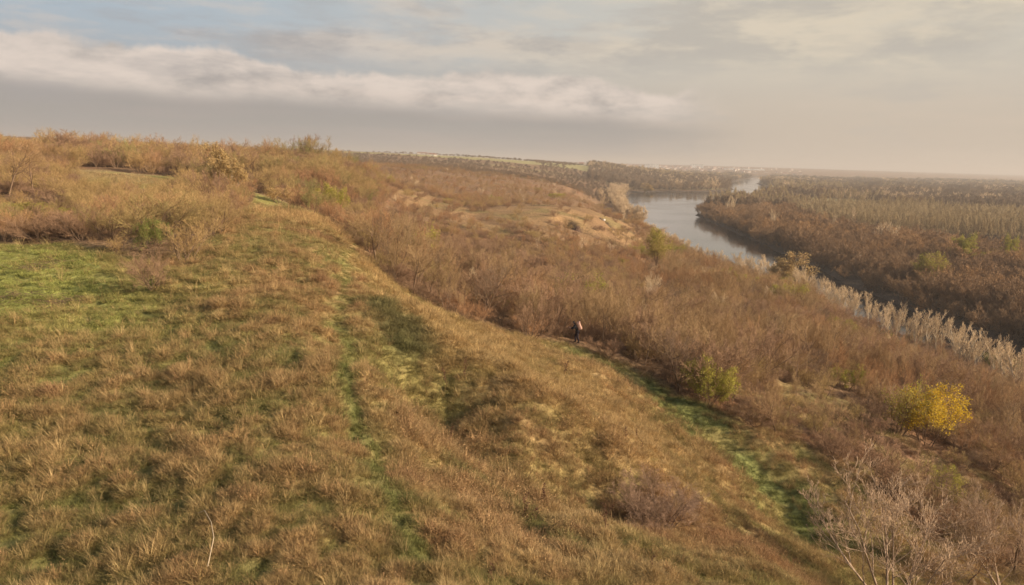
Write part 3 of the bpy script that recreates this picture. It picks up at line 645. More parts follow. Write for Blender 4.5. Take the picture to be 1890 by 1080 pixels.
sp_ = np.clip(1.25+y*.0085, 1.4, 8.); k = thin(x, y, sp_); x, y = x[k], y[k]; z = height(x, y); n = len(x)
left = (x/(y+1) < -.19+.0*y) & (y < 330)                       # scrub land on the plateau at the left
hh = np.where(left, g.uniform(2.4, 4.6, n)*np.clip(.7+y/240, .8, 1.25), g.uniform(3.2, 5.6, n)*np.clip(.78+(y-40)/400, .75, 1.2))
hh *= (.6+.95*fbm(x/13, y/13, 3, 90))*(1+.10*(~left)*(1-sm(y, 80, 115)))
op = soft(x, y, OPEN, 6); hh *= 1-.5*op; hh *= np.where(left, 1, np.where(y < 330, .85, .6)+.15*sm(dseg(x, y, RIV), 15, 75)); hh *= 1-.42*sm(y, 125, 165)*(1-sm(y, 300, 360))*(x/y < .17)*(~left); hh = np.where(left & (y < 150), hh*np.where(y < 125, .58, .75), hh); hh = np.where(left & (y > 150) & (g.random(n) < .1), hh*1.5, hh)
u_, v_ = pixel(x, y, z); vis = (u_ > -60) & (u_ < 1950) & (v_ < 1150)
kinds = np.where(left, np.where(g.random(n) < .72, 8+g.integers(0, 4, n), np.where(g.random(n) < .5, 12+g.integers(0, 2, n), 14+g.integers(0, 2, n))),
                 np.where(g.random(n) < .75, g.integers(0, 4, n), 4+g.integers(0, 4, n)))
kinds = np.where(~left & (g.random(n) < .10) & (y < 200), 12+g.integers(0, 2, n), kinds)
FORMS = UPR+RND+SCR+SCRR+SCRO+[PALEW, YG2, DARKW]
rr_ = g.random(n); kinds = np.where(~left & (rr_ < .02), 16, np.where(~left & (rr_ > .992) & (y > 95), 17, np.where(~left & (rr_ > .95), 18, kinds)))
size = hh/np.hypot(y, x)
indiv = np.zeros(n, bool)
for sel in (left & vis, ~left & vis):
    q = np.where(sel)[0]; q = q[np.argsort(-size[q])][:300]; indiv[q] = True
LML = [(30, 330, 'round the two bare trees at the left edge'), (150, 430, 'behind the bright green patch'), (300, 440, 'in the thicket beside the ridge meadow'), (220, 310, 'on the left skyline meadow'), (395, 290, 'round the tallest skyline tree'), (400, 370, 'beside the rounded red brown bush'), (540, 360, 'beside the pale orange bush'), (610, 380, 'beside the olive yellow bush at the ridge end'), (560, 290, 'on the skyline right of the tallest tree')]
LMR = [(770, 480, 'at the thicket corner on the ridge edge'), (880, 520, 'round the pale bare tree'), (925, 580, 'round the dark red bush'), (1030, 540, 'in the thicket above the hiker'), (1120, 600, 'in the thicket right of the hiker'), (1305, 740, 'beside the olive yellow bush by the track'), (1440, 640, 'round the dark bare tree'), (1400, 560, 'in mid slope thicket'), (1563, 720, 'beside the small yellow green bush'), (1705, 800, 'round the bright yellow bush'), (1728, 925, 'beside the yellow green bush near the right edge'), (1640, 1000, 'behind the wide bare tree at lower right'), (1860, 1050, 'behind the bare tree in the corner'), (1852, 680, 'beside the green bush at the right edge'), (1650, 650, 'below the pale poplar row')]
for i in np.where(indiv)[0]:
    P_ = FORMS[kinds[i]]; s_ = hh[i]/P_.h
    nm_, dist_ = '', 1e9
    for (lu, lv, lname) in (LML if left[i] else LMR):
        dd_ = math.hypot(u_[i]-lu, (v_[i]-lv)*1.6)
        if dd_ < dist_: nm_, dist_ = lname, dd_
    size_ = 'tall ' if hh[i] > (3.1 if left[i] else 4.6) else ('low ' if hh[i] < (2.0 if left[i] else 3.3) else '')
    form_ = {16: 'pale bare tree', 17: 'olive leaved bush', 18: 'dark bare tree'}[int(kinds[i])] if kinds[i] > 15 else 'red brown scrub bush' if kinds[i] in (12, 13) else ('olive brown scrub bush' if kinds[i] > 13 else ('tan scrub bush' if kinds[i] > 7 else ('round crowned bare tree' if kinds[i] > 3 else 'slender upright bare tree')))
    if left[i]: lab = (size_+form_+' '+nm_, 'bush', 'scrub bushes on the plateau', 'scrub_bush')
    else: lab = (size_+form_+' '+nm_, 'bush' if kinds[i] > 7 and kinds[i] not in (16, 18) else 'tree', 'bare trees of the slope thicket', 'bare_tree')
    plant(P_, lab[3], lab[0], lab[1], x[i], y[i], hh[i], P_.w*s_*g.uniform(.9, 1.25), g.random()*6.28, lab[2], parts=y[i] < 110)
r_ = ~indiv; s_ = np.array([hh[i]/FORMS[kinds[i]].h for i in np.where(r_)[0]])
# with distance the trees stand wider apart in the model and are drawn a little broader
wd = s_*g.uniform(.95, 1.35, len(s_))*np.clip(1+(y[r_]-150)/450, 1, 2.0)
scatter('hillside_wood', [p.all for p in FORMS], np.stack([x[r_], y[r_], z[r_]], 1), np.stack([0*s_, 0*s_, g.random(len(s_))*6.28], 1), np.stack([wd, wd, s_], 1), kinds[r_])
# low undergrowth on the wood floor
x, y, g = cell_points(36, 420, 26000, seed=12); k = wood_mask(x, y) | ((soft(x, y, BARE2, 14, .7, 60) > .4) & (g.random(len(x)) < .1)); x, y = x[k], y[k]
k = thin(x, y, np.clip(.9+y*.006, 1, 5)); x, y = x[k], y[k]; z = height(x, y); n = len(x); kd = g.integers(0, 4, n); s_ = g.uniform(.22, .5, n)*np.clip(1+y/300, 1, 2)
scatter('undergrowth', [p.all for p in SCR[:2]+SCRR], np.stack([x, y, z], 1), np.stack([0*s_, 0*s_, g.random(n)*6.28], 1), np.stack([s_*1.5, s_*1.5, s_], 1), kd)
# hillside woods farther off
x, y, g = cell_points(900, 4200, 26000, -.75, .42, seed=13)
up = inpoly(x, y, UPL) & (dseg(x, y, RIV) > 8)
openf = ((y > 1750) & (x < 60) & (x > -2500) & (vnoise(x/400, y/150, 79) > .22)) | ((y > 1250) & (vnoise(x/260, y/160, 77) > .66) & (x < 300))
k = up & ~openf; x, y = x[k], y[k]; k = thin(x, y, np.clip(y*.0068, 5, 40)); x, y = x[k], y[k]; z = height(x, y); n = len(x)
s_ = g.uniform(.5, .8, n)*.8; wd = s_*np.clip(y/800, 1.3, 3.2); kd = g.integers(0, 3, n)
scatter('distant_wood', [p.all for p in FAR2], np.stack([x, y, z], 1), np.stack([0*s_, 0*s_, g.random(n)*6.28], 1), np.stack([wd, wd, s_], 1), kd)

# ------------------------------------------------------------------ poplars on the near bank
lbr = resamp(LB, 4000)
def bankpt(Y, off):
    i = int(np.argmin(np.abs(lbr[:, 1]-Y))); return lbr[i, 0]-off, Y
g = np.random.default_rng(21); Y = 118.
cnt = 0
while Y < 640:
    x_, y_ = bankpt(Y, g.uniform(4, 17)); P_ = POP[g.integers(0, 4)]; h_ = g.uniform(9.5, 13.5)*(1 if Y < 330 else .8 if Y < 390 else .5)
    seg_ = pixel(np.array([x_]), np.array([Y]), np.array([8.]))[0][0]
    if Y < 330: lab = (('tall ' if h_ > 11.5 else 'low ')+'pale bare poplar of the near bank row '+('next to the orange leaved tree' if seg_ < 1540 else 'opposite the white barked far bank trees' if seg_ < 1680 else 'opposite the olive willow' if seg_ < 1750 else 'opposite the yellow green trees' if seg_ < 1830 else 'at the right edge'), 'poplar', 'pale poplars along the near bank')
    else: lab = ('pale golden poplar of the far line on the near river bank', 'poplar', 'golden poplars along the near bank farther off')
    plant(P_, 'poplar_tree', lab[0], lab[1], x_, y_, h_, h_*g.uniform(.5, .85), g.random()*6.28, lab[2], parts=Y < 330); cnt += 1
    Y += g.uniform(1.8, 4.2)
m_gold = mat_var('golden_twigs', (.56, .40, .23), (.64, .47, .29), .02)
GLD = [Plant('golden_wood', 330+i, m_gold, m_gold, H=14, stems=2, spread=.25, levels=((9, .45, 36, .15, .25), (7, .5, 34, .1, .2), (5, .55, 32, .1, .15)), r0=.2, rmin=.07) for i in range(3)]
for i in range(190):
    Y = g.uniform(470, 1420); x_, y_ = bankpt(Y, 6+abs(g.normal(0, 11)) if Y > 620 else g.uniform(5, 14))
    h_ = g.uniform(13, 19)*(1 if Y > 640 else .4)
    plant(GLD[i % 3], 'golden_tree', 'pale golden tree in the belt lining the river bend', 'tree', x_, y_, h_, h_*g.uniform(.6, .95), g.random()*6.28, 'golden trees lining the river bend', parts=False)

# ------------------------------------------------------------------ flood plain across the river
x, y, g = cell_points(120, 900, 60000, .1, 1.0, seed=31)
dr = dseg(x, y, RIV); rt = ~inpoly(x, y, UPL) & ~inpoly(x, y, RIV) & (dr > 1.5)
PL1 = np.array([(262, 590), (330, 520), (800, 535), (1300, 620), (1300, 860), (320, 860)])         # planted block of straight poplars
m_pl = inpoly(x, y, PL1) & (dr > 45)
gapn = (vnoise(x/170+.3, y/75, 72) > .6) & (dr > 70) & (y > 600)
k = rt & ~(gapn & ~m_pl); x, y, m_pl, dr = x[k], y[k], m_pl[k], dr[k]
k = thin(x, y, np.where(m_pl, 3.6, 5.2)+y*.002); x, y, m_pl, dr = x[k], y[k], m_pl[k], dr[k]
z = height(x, y); n = len(x); hh = np.where(m_pl, g.uniform(20, 23, n), g.uniform(12, 17, n)*(.7+.55*fbm(x/40, y/40, 2, 91))); hh *= np.where(dr < 8, .75, 1); hh *= np.where(inpoly(x, y+85, PL1) & ~m_pl & (x > 300), .45, 1)
kd = np.where(m_pl, 4+g.integers(0, 3, n), g.integers(0, 4, n)); FF = FAR+PLN
u_, v_ = pixel(x, y, z); vis = (u_ > 900) & (u_ < 1950)
front = vis & ~m_pl & (dr < 60); q = np.where(front)[0]; q = q[np.argsort(-(hh[q]/y[q]))][:300]; ind = np.zeros(n, bool); ind[q] = True
for i in q:
    P_ = FF[kd[i]]; plant(P_, 'flood_plain_tree', ('tall ' if hh[i] > 14 else 'low ' if hh[i] < 9 else '')+'dark bare tree '+('at the tip of the far bank wood' if u_[i] < 1380 else 'on the far bank near the round pale tree' if u_[i] < 1490 else 'on the far bank round the white barked trees' if u_[i] < 1670 else 'on the far bank round the olive willow' if u_[i] < 1740 else 'on the far bank round the yellow green trees'), 'tree', x[i], y[i], hh[i], hh[i]*g.uniform(.95, 1.4), g.random()*6.28, 'bare trees along the far bank', parts=False)
q = np.where(vis & m_pl)[0]; q = q[np.argsort(-(hh[q]/y[q]))][:300]; ind[q] = True
for i in q:
    P_ = FF[kd[i]]; plant(P_, 'plantation_tree', 'straight bare poplar in the planted block beyond the river', 'tree', x[i], y[i], hh[i], hh[i]*.36, g.random()*6.28, 'straight poplars of the planted block', parts=False)
r_ = ~ind; s_ = hh[r_]/14.; s_ = np.where(m_pl[r_], hh[r_]/17., s_); wd = s_*np.where(m_pl[r_], 1.15, g.uniform(1.2, 1.7, len(s_)))
scatter('flood_plain_wood', [p.all for p in FF], np.stack([x[r_], y[r_], z[r_]], 1), np.stack([0*s_, 0*s_, g.random(len(s_))*6.28], 1), np.stack([wd, wd, s_], 1), kd[r_])
x, y, g = cell_points(850, 9000, 60000, .1, .85, seed=32)
dr = dseg(x, y, RIV); rt = ~inpoly(x, y, UPL) & ~inpoly(x, y, RIV) & (dr > 6)
beyond = inpoly(x, y, UPL) & (x > 150) & (y > 1480) & (y < 4300) & (dr > 5)
gapn = (vnoise(x/170+.3, y/75, 72) > .6) & (dr > 50); gap2 = (vnoise(x/700, y/260, 74) > .62) & (y > 2200) & (dr > 120)
town = (y > 4100) & (x/y < .40) & (g.random(len(x)) < .93)
k = ((rt & ~gapn & ~gap2) | beyond) & ~town; x, y = x[k], y[k]; k = thin(x, y, np.clip(y*.0062, 5, 48)); x, y = x[k], y[k]; z = height(x, y); n = len(x)
s_ = g.uniform(.8, 1.25, n)*(.8+.4*fbm(x/90, y/90, 2, 93)); wd = s_*np.clip(y/1000, 1.1, 4.); kd = g.integers(0, 3, n)
s_ = s_*1.35
scatter('distant_flood_plain_wood', [p.all for p in FAR2+PLN[:1]+GLD[:1]], np.stack([x, y, z], 1), np.stack([0*s_, 0*s_, g.random(n)*6.28], 1), np.stack([wd, wd, s_], 1), np.where(vnoise(x/240, y/90, 75) > .7, 3, np.where(vnoise(x/200, y/60, 76) > .76, 4, kd)))
def far_put(P_, u, v, Y, h, wd, name, label, cat, group=None):
    d = ray(u, v); X = d[0]*Y/d[1]; plant(P_, name, label, cat, X, Y, h, wd, rng.random()*6.28, group, parts=True)
for (u, Y, h, lab) in ((1565, 600, 21, 'white barked poplar, tallest pale tree on the far bank'), (1645, 500, 17, 'white barked tree right of the tallest pale far bank tree'), (1618, 505, 16, 'greyish pale tree between two white barked far bank trees'), (1530, 560, 17, 'short pale tree left of the tallest pale far bank tree'), (1422, 600, 18, 'round pale tree alone halfway along the far bank wood'), (1345, 780, 20, 'pale tree near the point of the far bank wood'), (1334, 800, 20, 'pale crowned tree at the left tip of the far bank wood')):
    far_put(POP[(u//7) % 4], u, 450, Y, h+3, h*.62, 'pale_tree', lab, 'tree')
for (u, Y, h, wd, P_, lab) in ((1800, 385, 18, 20, YTR, 'widest yellow green tree on the far bank'), (1872, 390, 17, 10, YTR, 'yellow green tree at the right edge across the river'), (1846, 395, 18, 12, YTR, 'yellow green tree right of the widest one across the river'), (1760, 390, 17, 12, YTR, 'small yellow green tree left of the widest one across the river'), (1705, 322, 15, 16, GTR, 'olive willow low at the water on the far bank')):
    far_put(P_, u, 480, Y, h+5, wd*1.1, 'leafy_tree', lab, 'tree')
far_put(OTR, 1192, 345, 1470, 22, 34, 'leafy_tree', 'orange tree on the small point in the river bend', 'tree')

# ------------------------------------------------------------------ town and farm buildings far away
m_wall = mat_plain('white_plaster', (.85, .83, .78)); m_wall2 = mat_plain('cream_plaster', (.70, .62, .52)); m_roof = mat_plain('clay_roof', (.30, .16, .11)); m_roofg = mat_plain('grey_roof', (.35, .33, .31)); m_win = mat_plain('dark_glass', (.06, .07, .08), .2, .5)
def boxv(x0, y0, z0, x1, y1, z1): return [(x0,y0,z0),(x1,y0,z0),(x1,y1,z0),(x0,y1,z0),(x0,y0,z1),(x1,y0,z1),(x1,y1,z1),(x0,y1,z1)], [(3,2,1,0),(4,5,6,7),(0,1,5,4),(1,2,6,5),(2,3,7,6),(3,0,4,7)]
def pyb(name, v, f, m):
    me = bpy.data.meshes.new(name); me.from_pydata(v, [], f); me.materials.append(m); return me
def house_meshes(w_, d_, h_, rh):
    v, f = boxv(-w_/2, -d_/2, -1, w_/2, d_/2, h_); a = pyb('wall', v, f, m_wall2)
    e = .4; v = [(-w_/2-e,-d_/2-e,h_),(w_/2+e,-d_/2-e,h_),(w_/2+e,d_/2+e,h_),(-w_/2-e,d_/2+e,h_),(-w_/2,0,h_+rh),(w_/2,0,h_+rh)]
    b = pyb('roof', v, [(0,1,5,4),(2,3,4,5),(1,2,5),(3,0,4),(3,2,1,0)], m_roof); return a, b
def block_meshes(w_, d_, h_, floors, bays):
    v, f = boxv(-w_/2, -d_/2, -1, w_/2, d_/2, h_); a = pyb('wall', v, f, m_wall)
    v, f = boxv(-w_/2-.3, -d_/2-.3, h_, w_/2+.3, d_/2+.3, h_+.8); b = pyb('roof', v, f, m_roofg)
    V_, F_ = [], []
    for i in range(floors):
        for j in range(bays):
            cx_ = -w_/2+w_*(j+.5)/bays; cz = h_*(i+.5)/floors; q, r2 = boxv(cx_-w_/bays*.22, -d_/2-.05, cz-h_/floors*.22, cx_+w_/bays*.22, -d_/2+.2, cz+h_/floors*.22)
            F_ += [tuple(k+len(V_) for k in t_) for t_ in r2]; V_ += q
    return a, b, pyb('window', V_, F_, m_win)
def building(ms, name, label, cat, u, Y, rz=0, s=1, group=None, v=310):
    d = ray(u, v); x_, y_ = d[0]*Y/d[1], Y; z_ = float(height(np.array([x_]), np.array([y_]))[0])
    o = bpy.data.objects.new(name, None); COL.objects.link(o); o.location = (x_, y_, z_); o.rotation_euler = (0, 0, rz); o.scale = (s,)*3; tag(o, label, cat, group)
    for m_, nm in zip(ms, ('wall', 'roof', 'windows')): c_ = bpy.data.objects.new(nm if nm != 'windows' else 'window', m_); COL.objects.link(c_); c_.parent = o
    return o
bl = block_meshes(34, 16, 26, 8, 7); bs = block_meshes(16, 14, 24, 8, 4); wh = block_meshes(80, 30, 9, 1, 10)
building(bl, 'apartment_block', 'widest bright white block of flats in the hazy town', 'building', 1209, 4900, 0, 1.35)
building(bs, 'apartment_block', 'narrow white block of flats just left of the widest one', 'building', 1200, 4900, 0, 1.35)
building(bs, 'apartment_block', 'slim white block of flats at the left of the trio', 'building', 1193, 4950, 0, 1.3)
building(bs, 'apartment_block', 'single pale block of flats left of the bright white trio', 'building', 1182, 5000)
for i, u in enumerate((1277, 1281, 1285, 1289, 1293, 1296)): building(bs, 'apartment_block', 'small white block in the row of six on the town hill', 'building', u, 6300, 0, 1.3, 'row of six small blocks')
for u, s_, lab in ((1346, .8, 'first long white shed right of the town blocks'), (1355, 1., 'brightest long white shed near the horizon'), (1380, .8, 'long white shed right of the brightest shed'), (1400, .9, 'rightmost long white shed near the horizon')): building(wh, 'warehouse', lab, 'building', u, 5900, 0, s_*1.25)
hm = [house_meshes(14, 10, 5, 3.5), house_meshes(11, 9, 6, 3), house_meshes(18, 9, 4.5, 3)]
g = np.random.default_rng(55)
for i in range(230):
    u = g.uniform(1095, 1345) if i < 190 else g.uniform(1345, 1480); Y = g.uniform(4300, 7000)
    building(hm[i % 3], 'house', 'tiny pale town house '+('left of the bright white flats' if u < 1180 else 'below the bright white flats' if u < 1225 and Y < 5000 else 'round the bright white flats' if u < 1225 else 'between the white flats and the row of six blocks' if u < 1275 else 'round the row of six blocks' if u < 1300 else 'between the row of six blocks and the long sheds' if u < 1340 else 'among the long white sheds' if u < 1410 else 'beyond the rightmost long shed'), 'house', u, Y, g.uniform(-.6, .6), g.uniform(1.0, 1.7), 'houses of the distant town')
for u, lab in ((775, 'first'), (783, 'second'), (790, 'third'), (797, 'fourth')): building(house_meshes(20, 10, 5, 3), 'farm_shed', lab+' pale farm shed from the left beside the plateau field', 'shed', u, 2700, 0, 1)
building(wh, 'farm_barn', 'long pale barn at the right end of the plateau field', 'barn', 898, 2900, .1, .6)
building(hm[0], 'farm_house', 'pale house on the skyline left of the town', 'house', 1073, 2400, 0, 1.1)
building(hm[1], 'farm_house', 'left one of two white houses in front of the plateau field', 'house', 796, 2100, 0, .9); building(hm[1], 'farm_house', 'right one of two white houses in front of the plateau field', 'house', 803, 2100, .2, .9)

# ------------------------------------------------------------------ stone by the ditch, weeds
def rock(name, r, seed, m_):
    bm = bmesh.new(); bmesh.ops.create_icosphere(bm, subdivisions=3, radius=r); g = random.Random(seed)
    for v in bm.verts:
        n_ = fbm(np.array([v.co.x*1.3/r+seed]), np.array([v.co.y*1.3/r+v.co.z*1.7/r]), 3, seed)[0]; v.co *= .7+.6*n_; v.co.z *= .75
    me = bpy.data.meshes.new(name); bm.to_mesh(me); bm.free(); me.materials.append(m_); return me
x_, y_ = gp(1114, 409); z_ = float(height(np.array([x_]), np.array([y_]))[0])
tag(link('boulder', rock('boulder', .6, 3, mat_plain('white_stone', (.75, .68, .58))), None, (x_, y_-1.5, z_+.7)), 'white boulder at the head of the narrow ditch on the second spur', 'boulder')
tag(link('boulder', rock('boulder', 1.1, 5, mat_plain('dark_soil_lump', (.06, .045, .035))), None, (x_-1.6, y_+2.5, z_+.6)), 'dark lump behind the white boulder on the second spur', 'boulder')

m_weed = mat_plain('weed_stalk', (.13, .065, .035)); m_straw = mat_plain('bleached_stalk', (.46, .35, .22))
def weed(seed, H, m_, heads=40):
    segs, tips = grow(seed, H=H, stems=1, levels=((9, .28, 35, .25, .3), (3, .4, 35, .3, .2)), r0=.014, rmin=.005, wob=.05)
    v1, f1 = seg_mesh('', [q[:8] for q in segs if q[8] == 0], None); v2, f2 = seg_mesh('', [q[:8] for q in segs if q[8] > 0], None); v3, f3 = leaves(seed, tips, heads, .05, .02)
    return mesh_from('stem', v1, f1, 4, m_), mesh_from('seed_head', np.concatenate([v2, v3]), np.concatenate([f2, f3+len(v2)]), 4, m_)
WD = [weed(500+i, 1.3, m_weed, 90) for i in range(3)]
wl = [(825,712,52,'left of two dark stalks below the ridge edge'),(858,705,50,'right of two dark stalks below the ridge edge'),(1155,815,42,'dark dead stalk above the broad twiggy bush'),(1176,818,30,'short dead stalk right of the taller one above the twiggy bush'),
 (968,950,70,'leftmost tall dead weed in the cluster at lower middle'),(985,955,60,'second tall dead weed in the cluster at lower middle'),(1000,945,62,'right tall dead weed in the cluster at lower middle'),(1118,975,75,'tallest dead weed left of the twiggy bush'),(1128,965,55,'dead weed touching the tallest one left of the twiggy bush'),
 (828,828,44,'short dark dead stalk on the middle slope'),(1335,975,26,'small dark dead stalk at the lower end of the green track'),(1202,1068,50,'dead weed at the bottom edge right of the middle'),(1040,700,44,'thin dead stalk right below the hiker'),(905,1075,60,'dead weed at the bottom edge in the middle'),(1185,835,30,'lowest short stalk above the twiggy bush')]
g = np.random.default_rng(66)
for i, (u, v, hp, lab) in enumerate(wl):
    x_, y_ = gp(u, v); z_ = float(height(np.array([x_]), np.array([y_]))[0]); o = bpy.data.objects.new('dead_weed', None); COL.objects.link(o)
    o.location = (x_, y_, z_); s_ = hp*y_/F/1.25; o.scale = (s_*1.1, s_*1.1, s_); o.rotation_euler = (g.normal(0, .06), g.normal(0, .06), g.random()*6); tag(o, lab, 'weed')
    for m_, nm in zip(WD[i % 3], ('stem', 'seed_head')): c_ = bpy.data.objects.new(nm, m_); COL.objects.link(c_); c_.parent = o
# bleached curved stalk lying at the lower left and brushwood on the green patch
def stalk(pts, r): return [(*pts[i], *pts[i+1], r*(1-.6*i/len(pts)), r*(1-.6*(i+1)/len(pts))) for i in range(len(pts)-1)]
def on(u, v, up=.15): x_, y_ = gp(u, v); return (x_, y_, float(height(np.array([x_]), np.array([y_]))[0])+up)
v1, f1 = seg_mesh('', stalk([on(385,1075,.15), on(397,1040,.35), on(392,1010,.55), on(380,990,.5), on(368,982,.35)], .012), None, 5)
tag(link('fallen_branch', mesh_from('fallen_branch', v1, f1, 4, m_straw)), 'thin bleached curved branch in the grass at the lower left', 'branch')
for (u, v, wpx, lab) in ((35, 555, 90, 'heap of thin brown brushwood on the bright green patch at the left edge'), (120, 556, 60, 'smaller brushwood heap right of the one at the left edge'), (75, 500, 60, 'thin line of dead sticks in the middle of the green patch')):
    x_, y_ = gp(u, v); W_ = wpx*y_/F; sg = []
    for i in range(70):
        c_ = np.array([x_+g.normal(0, W_*.28), y_+g.normal(0, .7), 0]); a = g.random()*3.14; L_ = g.uniform(.3, 1.0); dd = np.array([math.cos(a)*L_, math.sin(a)*L_*.6, g.normal(0, .18)])
        zz_ = float(height(np.array([c_[0]]), np.array([c_[1]]))[0])+g.uniform(.05, .3); c_[2] = zz_; sg.append((*(c_-dd/2), *(c_+dd/2), .012, .006))
    v1, f1 = seg_mesh('', sg, None); tag(link('brushwood', mesh_from('brushwood', v1, f1, 4, m_bark)), lab, 'brushwood')

# ------------------------------------------------------------------ the hiker
m_cloth = mat_plain('black_cloth', (.022, .020, .022), .9); m_trou = mat_plain('dark_trousers', (.03, .022, .026), .9); m_skin = mat_plain('skin', (.50, .32, .24), .6)
m_hood = mat_plain('dark_hood', (.018, .016, .018), .9); m_pack = mat_plain('salmon_cloth', (.46, .28, .21), .85); m_strap = mat_plain('strap', (.05, .04, .04)); m_boot = mat_plain('boots', (.05, .03, .02)); m_hair = mat_plain('hair', (.05,.035,.025))
hx, hy = gp(1065, 631); hz = float(height(np.array([hx]), np.array([hy]))[0])
def skin(name, pts, edges, rad, m_, sub=2, root=0):
    me = bpy.data.meshes.new(name); me.from_pydata([Vector(p) for p in pts], edges, []); o = bpy.data.objects.new(name, me); COL.objects.link(o)
    sk = o.modifiers.new('skin', 'SKIN'); me.materials.append(m_)
    for i, v in enumerate(me.skin_vertices[0].data):
        r = rad[i]; v.radius = (r, r) if np.isscalar(r) else r; v.use_root = i == root
    sk.use_smooth_shade = True; ss = o.modifiers.new('sub', 'SUBSURF'); ss.levels = sub; ss.render_levels = sub
    dg = bpy.context.evaluated_depsgraph_get(); nm = bpy.data.meshes.new_from_object(o.evaluated_get(dg)); nm.name = name
    bpy.data.objects.remove(o); nm.materials.clear(); nm.materials.append(m_); return nm
# hiker walks to the left (-X), leaning forward under the pack
J = dict(pel=(0,0,.93), waist=(-.05,0,1.08), chest=(-.17,0,1.30), neck=(-.27,0,1.47), headb=(-.33,0,1.53), head=(-.37,0,1.62), headt=(-.38,0,1.71),
 shL=(-.20,.18,1.40), elL=(-.34,.24,1.17), wrL=(-.52,.16,1.20), paL=(-.59,.14,1.23), shR=(-.20,-.18,1.40), elR=(-.36,-.25,1.17), wrR=(-.53,-.17,1.21), paR=(-.60,-.15,1.24),
 hiL=(0,.09,.88), knL=(-.17,.10,.50), anL=(-.12,.10,.10), toL=(-.30,.10,.03), hiR=(0,-.09,.88), knR=(.02,-.10,.48), anR=(.16,-.10,.12), toR=(0,-.10,.03))
rad = dict(pel=(.15,.12), waist=(.14,.11), chest=(.16,.13), neck=.06, headb=.07, head=(.092,.085), headt=.06, shL=.075, shR=.075, elL=.05, elR=.05, wrL=.032, wrR=.032, paL=(.04,.02), paR=(.04,.02), hiL=.11, hiR=.11, knL=.075, knR=.075, anL=.055, anR=.055, toL=.035, toR=.035)
names = list(J); E = [('pel','waist'),('waist','chest'),('chest','neck'),('neck','headb'),('headb','head'),('head','headt'),('chest','shL'),('shL','elL'),('elL','wrL'),('wrL','paL'),('chest','shR'),('shR','elR'),('elR','wrR'),('wrR','paR'),('pel','hiL'),('hiL','knL'),('knL','anL'),('anL','toL'),('pel','hiR'),('hiR','knR'),('knR','anR'),('anR','toR')]
pts = [J[k] for k in names]; ed = [(names.index(a), names.index(b)) for a, b in E]; rd = [rad[k] for k in names]
for sgn, w_ in ((1, 'L'), (-1, 'R')):                            # five bent fingers on each hand
    pa = np.array(J['pa'+w_]); wi = names.index('pa'+w_)
    for k in range(5):
        off = (k-2)*.017 if k < 4 else .035; l1 = (.040, .046, .043, .035, .03)[k]
        b0 = pa+np.array([-.035, off*.6, off*.8]) if k < 4 else pa+np.array([-.005, -sgn*.03, .02])
        p1 = b0+np.array([-l1, 0, -.005]) if k < 4 else b0+np.array([-.03, -sgn*.012, .012]); p2 = p1+np.array([-l1*.55, 0, -.025])
        i0 = len(pts); pts += [tuple(b0), tuple(p1), tuple(p2)]; rd += [.010, .009, .008]; ed += [(wi, i0), (i0, i0+1), (i0+1, i0+2)]
body = skin('person', pts, ed, rd, m_skin); body.materials.append(m_cloth)
for p in body.polygons:
    if p.center.z < 1.45 and p.center.x > -.50: p.material_index = 1
person = link('person', body, None, (hx, hy, hz), R(-8), 1.08)
tag(person, 'hiker in black leaning forward, head to the left, at the top of the green track', 'person')
# clothes: slightly wider shells over the same joints
def sub_skin(nm, keys, grow_, m_):
    kk = [k for k in keys]; ee = [(kk.index(a), kk.index(b)) for a, b in E if a in kk and b in kk]
    rr = []
    for k in kk:
        r = rad[k]; rr.append(tuple(q+grow_ for q in r) if not np.isscalar(r) else r+grow_)
    return link(nm, skin(nm, [J[k] for k in kk], ee, rr, m_), person)
sub_skin('jacket', ['pel','waist','chest','neck','shL','elL','wrL','shR','elR','wrR'], .022, m_cloth)
sub_skin('trousers', ['pel','hiL','knL','anL','hiR','knR','anR'], .018, m_trou)
for w_ in 'LR': link('boot', skin('boot', [J['an'+w_], (J['an'+w_][0], J['an'+w_][1], .03), J['to'+w_]], [(0, 1), (1, 2)], [.06, .05, .045], m_boot), person)
hood = link('hair', skin('hair', [(-.29,0,1.50),(-.325,0,1.62),(-.345,0,1.71),(-.385,0,1.745)], [(0,1),(1,2),(2,3)], [.085,.10,.095,.07], m_hood), person)
# face: nose, ears, eyes, mouth
def ball(c_, r, sx=1, sy=1, sz=1):
    bm = bmesh.new(); bmesh.ops.create_uvsphere(bm, u_segments=12, v_segments=8, radius=r); v = np.array([q.co for q in bm.verts])*[sx, sy, sz]+np.array(c_); f = [[q.index for q in p.verts] for p in bm.faces]; bm.free(); return v.tolist(), f
def balls(nm, L_, m_):
    V_, F_ = [], []
    for b_ in L_: v, f = ball(*b_); F_ += [[i+len(V_) for i in q] for q in f]; V_ += v
    return link(nm, pyb(nm, V_, F_, m_), person)
balls('nose', [((-.462,0,1.612), .016, 1.2, .8, 1.5)], m_skin); balls('ear', [((-.355,.088,1.615), .024, .8, .4, 1.2), ((-.355,-.088,1.615), .024, .8, .4, 1.2)], m_skin)
balls('eye', [((-.446,.033,1.632), .011), ((-.446,-.033,1.632), .011)], m_hair); balls('mouth', [((-.452,0,1.572), .018, .4, 1.2, .3)], m_pack)
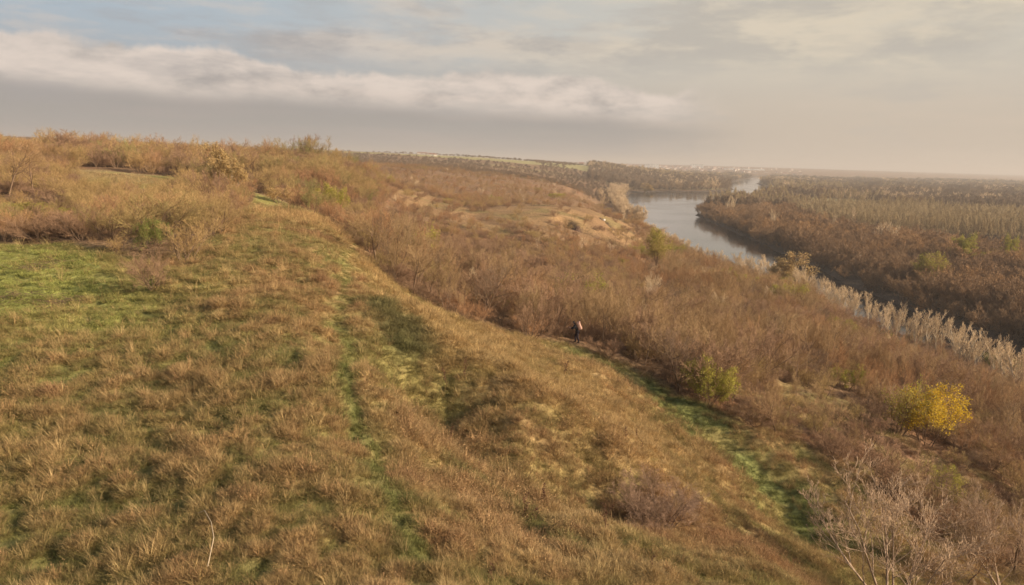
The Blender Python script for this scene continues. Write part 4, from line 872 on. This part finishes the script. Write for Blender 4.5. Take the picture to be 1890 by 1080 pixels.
# rucksack worn on the back: a thing of its own
bp = bpy.data.objects.new('backpack', None); COL.objects.link(bp); bp.location = (hx, hy, hz); bp.rotation_euler = (0, 0, R(-8)); bp.scale = (1.08,)*3; tag(bp, 'bulky salmon coloured backpack on the back of the hiker in black', 'backpack')
def rbox(nm, c_, s_, m_, rot=0, par=None, bev=.06):
    bm = bmesh.new(); bmesh.ops.create_cube(bm, size=1)
    for v in bm.verts: v.co.x *= s_[0]; v.co.y *= s_[1]; v.co.z *= s_[2]
    bmesh.ops.bevel(bm, geom=bm.edges[:], offset=bev, segments=4, affect='EDGES', profile=.6)
    for v in bm.verts: v.co = Matrix.Rotation(rot, 3, 'Y') @ v.co + Vector(c_)
    me = bpy.data.meshes.new(nm); bm.to_mesh(me); bm.free(); me.materials.append(m_); [setattr(p, 'use_smooth', True) for p in me.polygons]; return link(nm, me, par)
rbox('bag', (.12,0,1.38), (.30,.38,.60), m_pack, R(-22), bp, .10); rbox('flap', (.03,0,1.66), (.30,.36,.12), m_pack, R(-22), bp, .05); rbox('pocket', (.28,0,1.28), (.10,.28,.28), m_pack, R(-22), bp, .045)
for s_ in (.12, -.12):
    v1, f1 = seg_mesh('', stalk([(-.03,s_,1.58),(-.14,s_,1.60),(-.33,s_,1.45),(-.33,s_,1.28),(-.16,s_,1.12),(.02,s_,1.12)], .022), None, 6); link('strap', mesh_from('strap', v1, f1, 4, m_strap), bp)

# ------------------------------------------------------------------ the air
m_h = bpy.data.materials.new('haze_air'); m_h.use_nodes = True; t = NT(m_h.node_tree)
pv = t.n('ShaderNodeVolumePrincipled'); pv.inputs['Color'].default_value = (.78, .72, .66, 1); pv.inputs['Density'].default_value = .00015; pv.inputs['Anisotropy'].default_value = .1
mo = t.n('ShaderNodeOutputMaterial'); t.t.links.new(pv.outputs[0], mo.inputs['Volume'])
v, f = boxv(-46000, -600, -4.2, 46000, 33500, 160); tag(link('haze', pyb('haze', v, f, m_h)), None, None, kind='stuff')
print('woods', cnt, len(bpy.data.objects), 'hiker', hx, hy, hz)
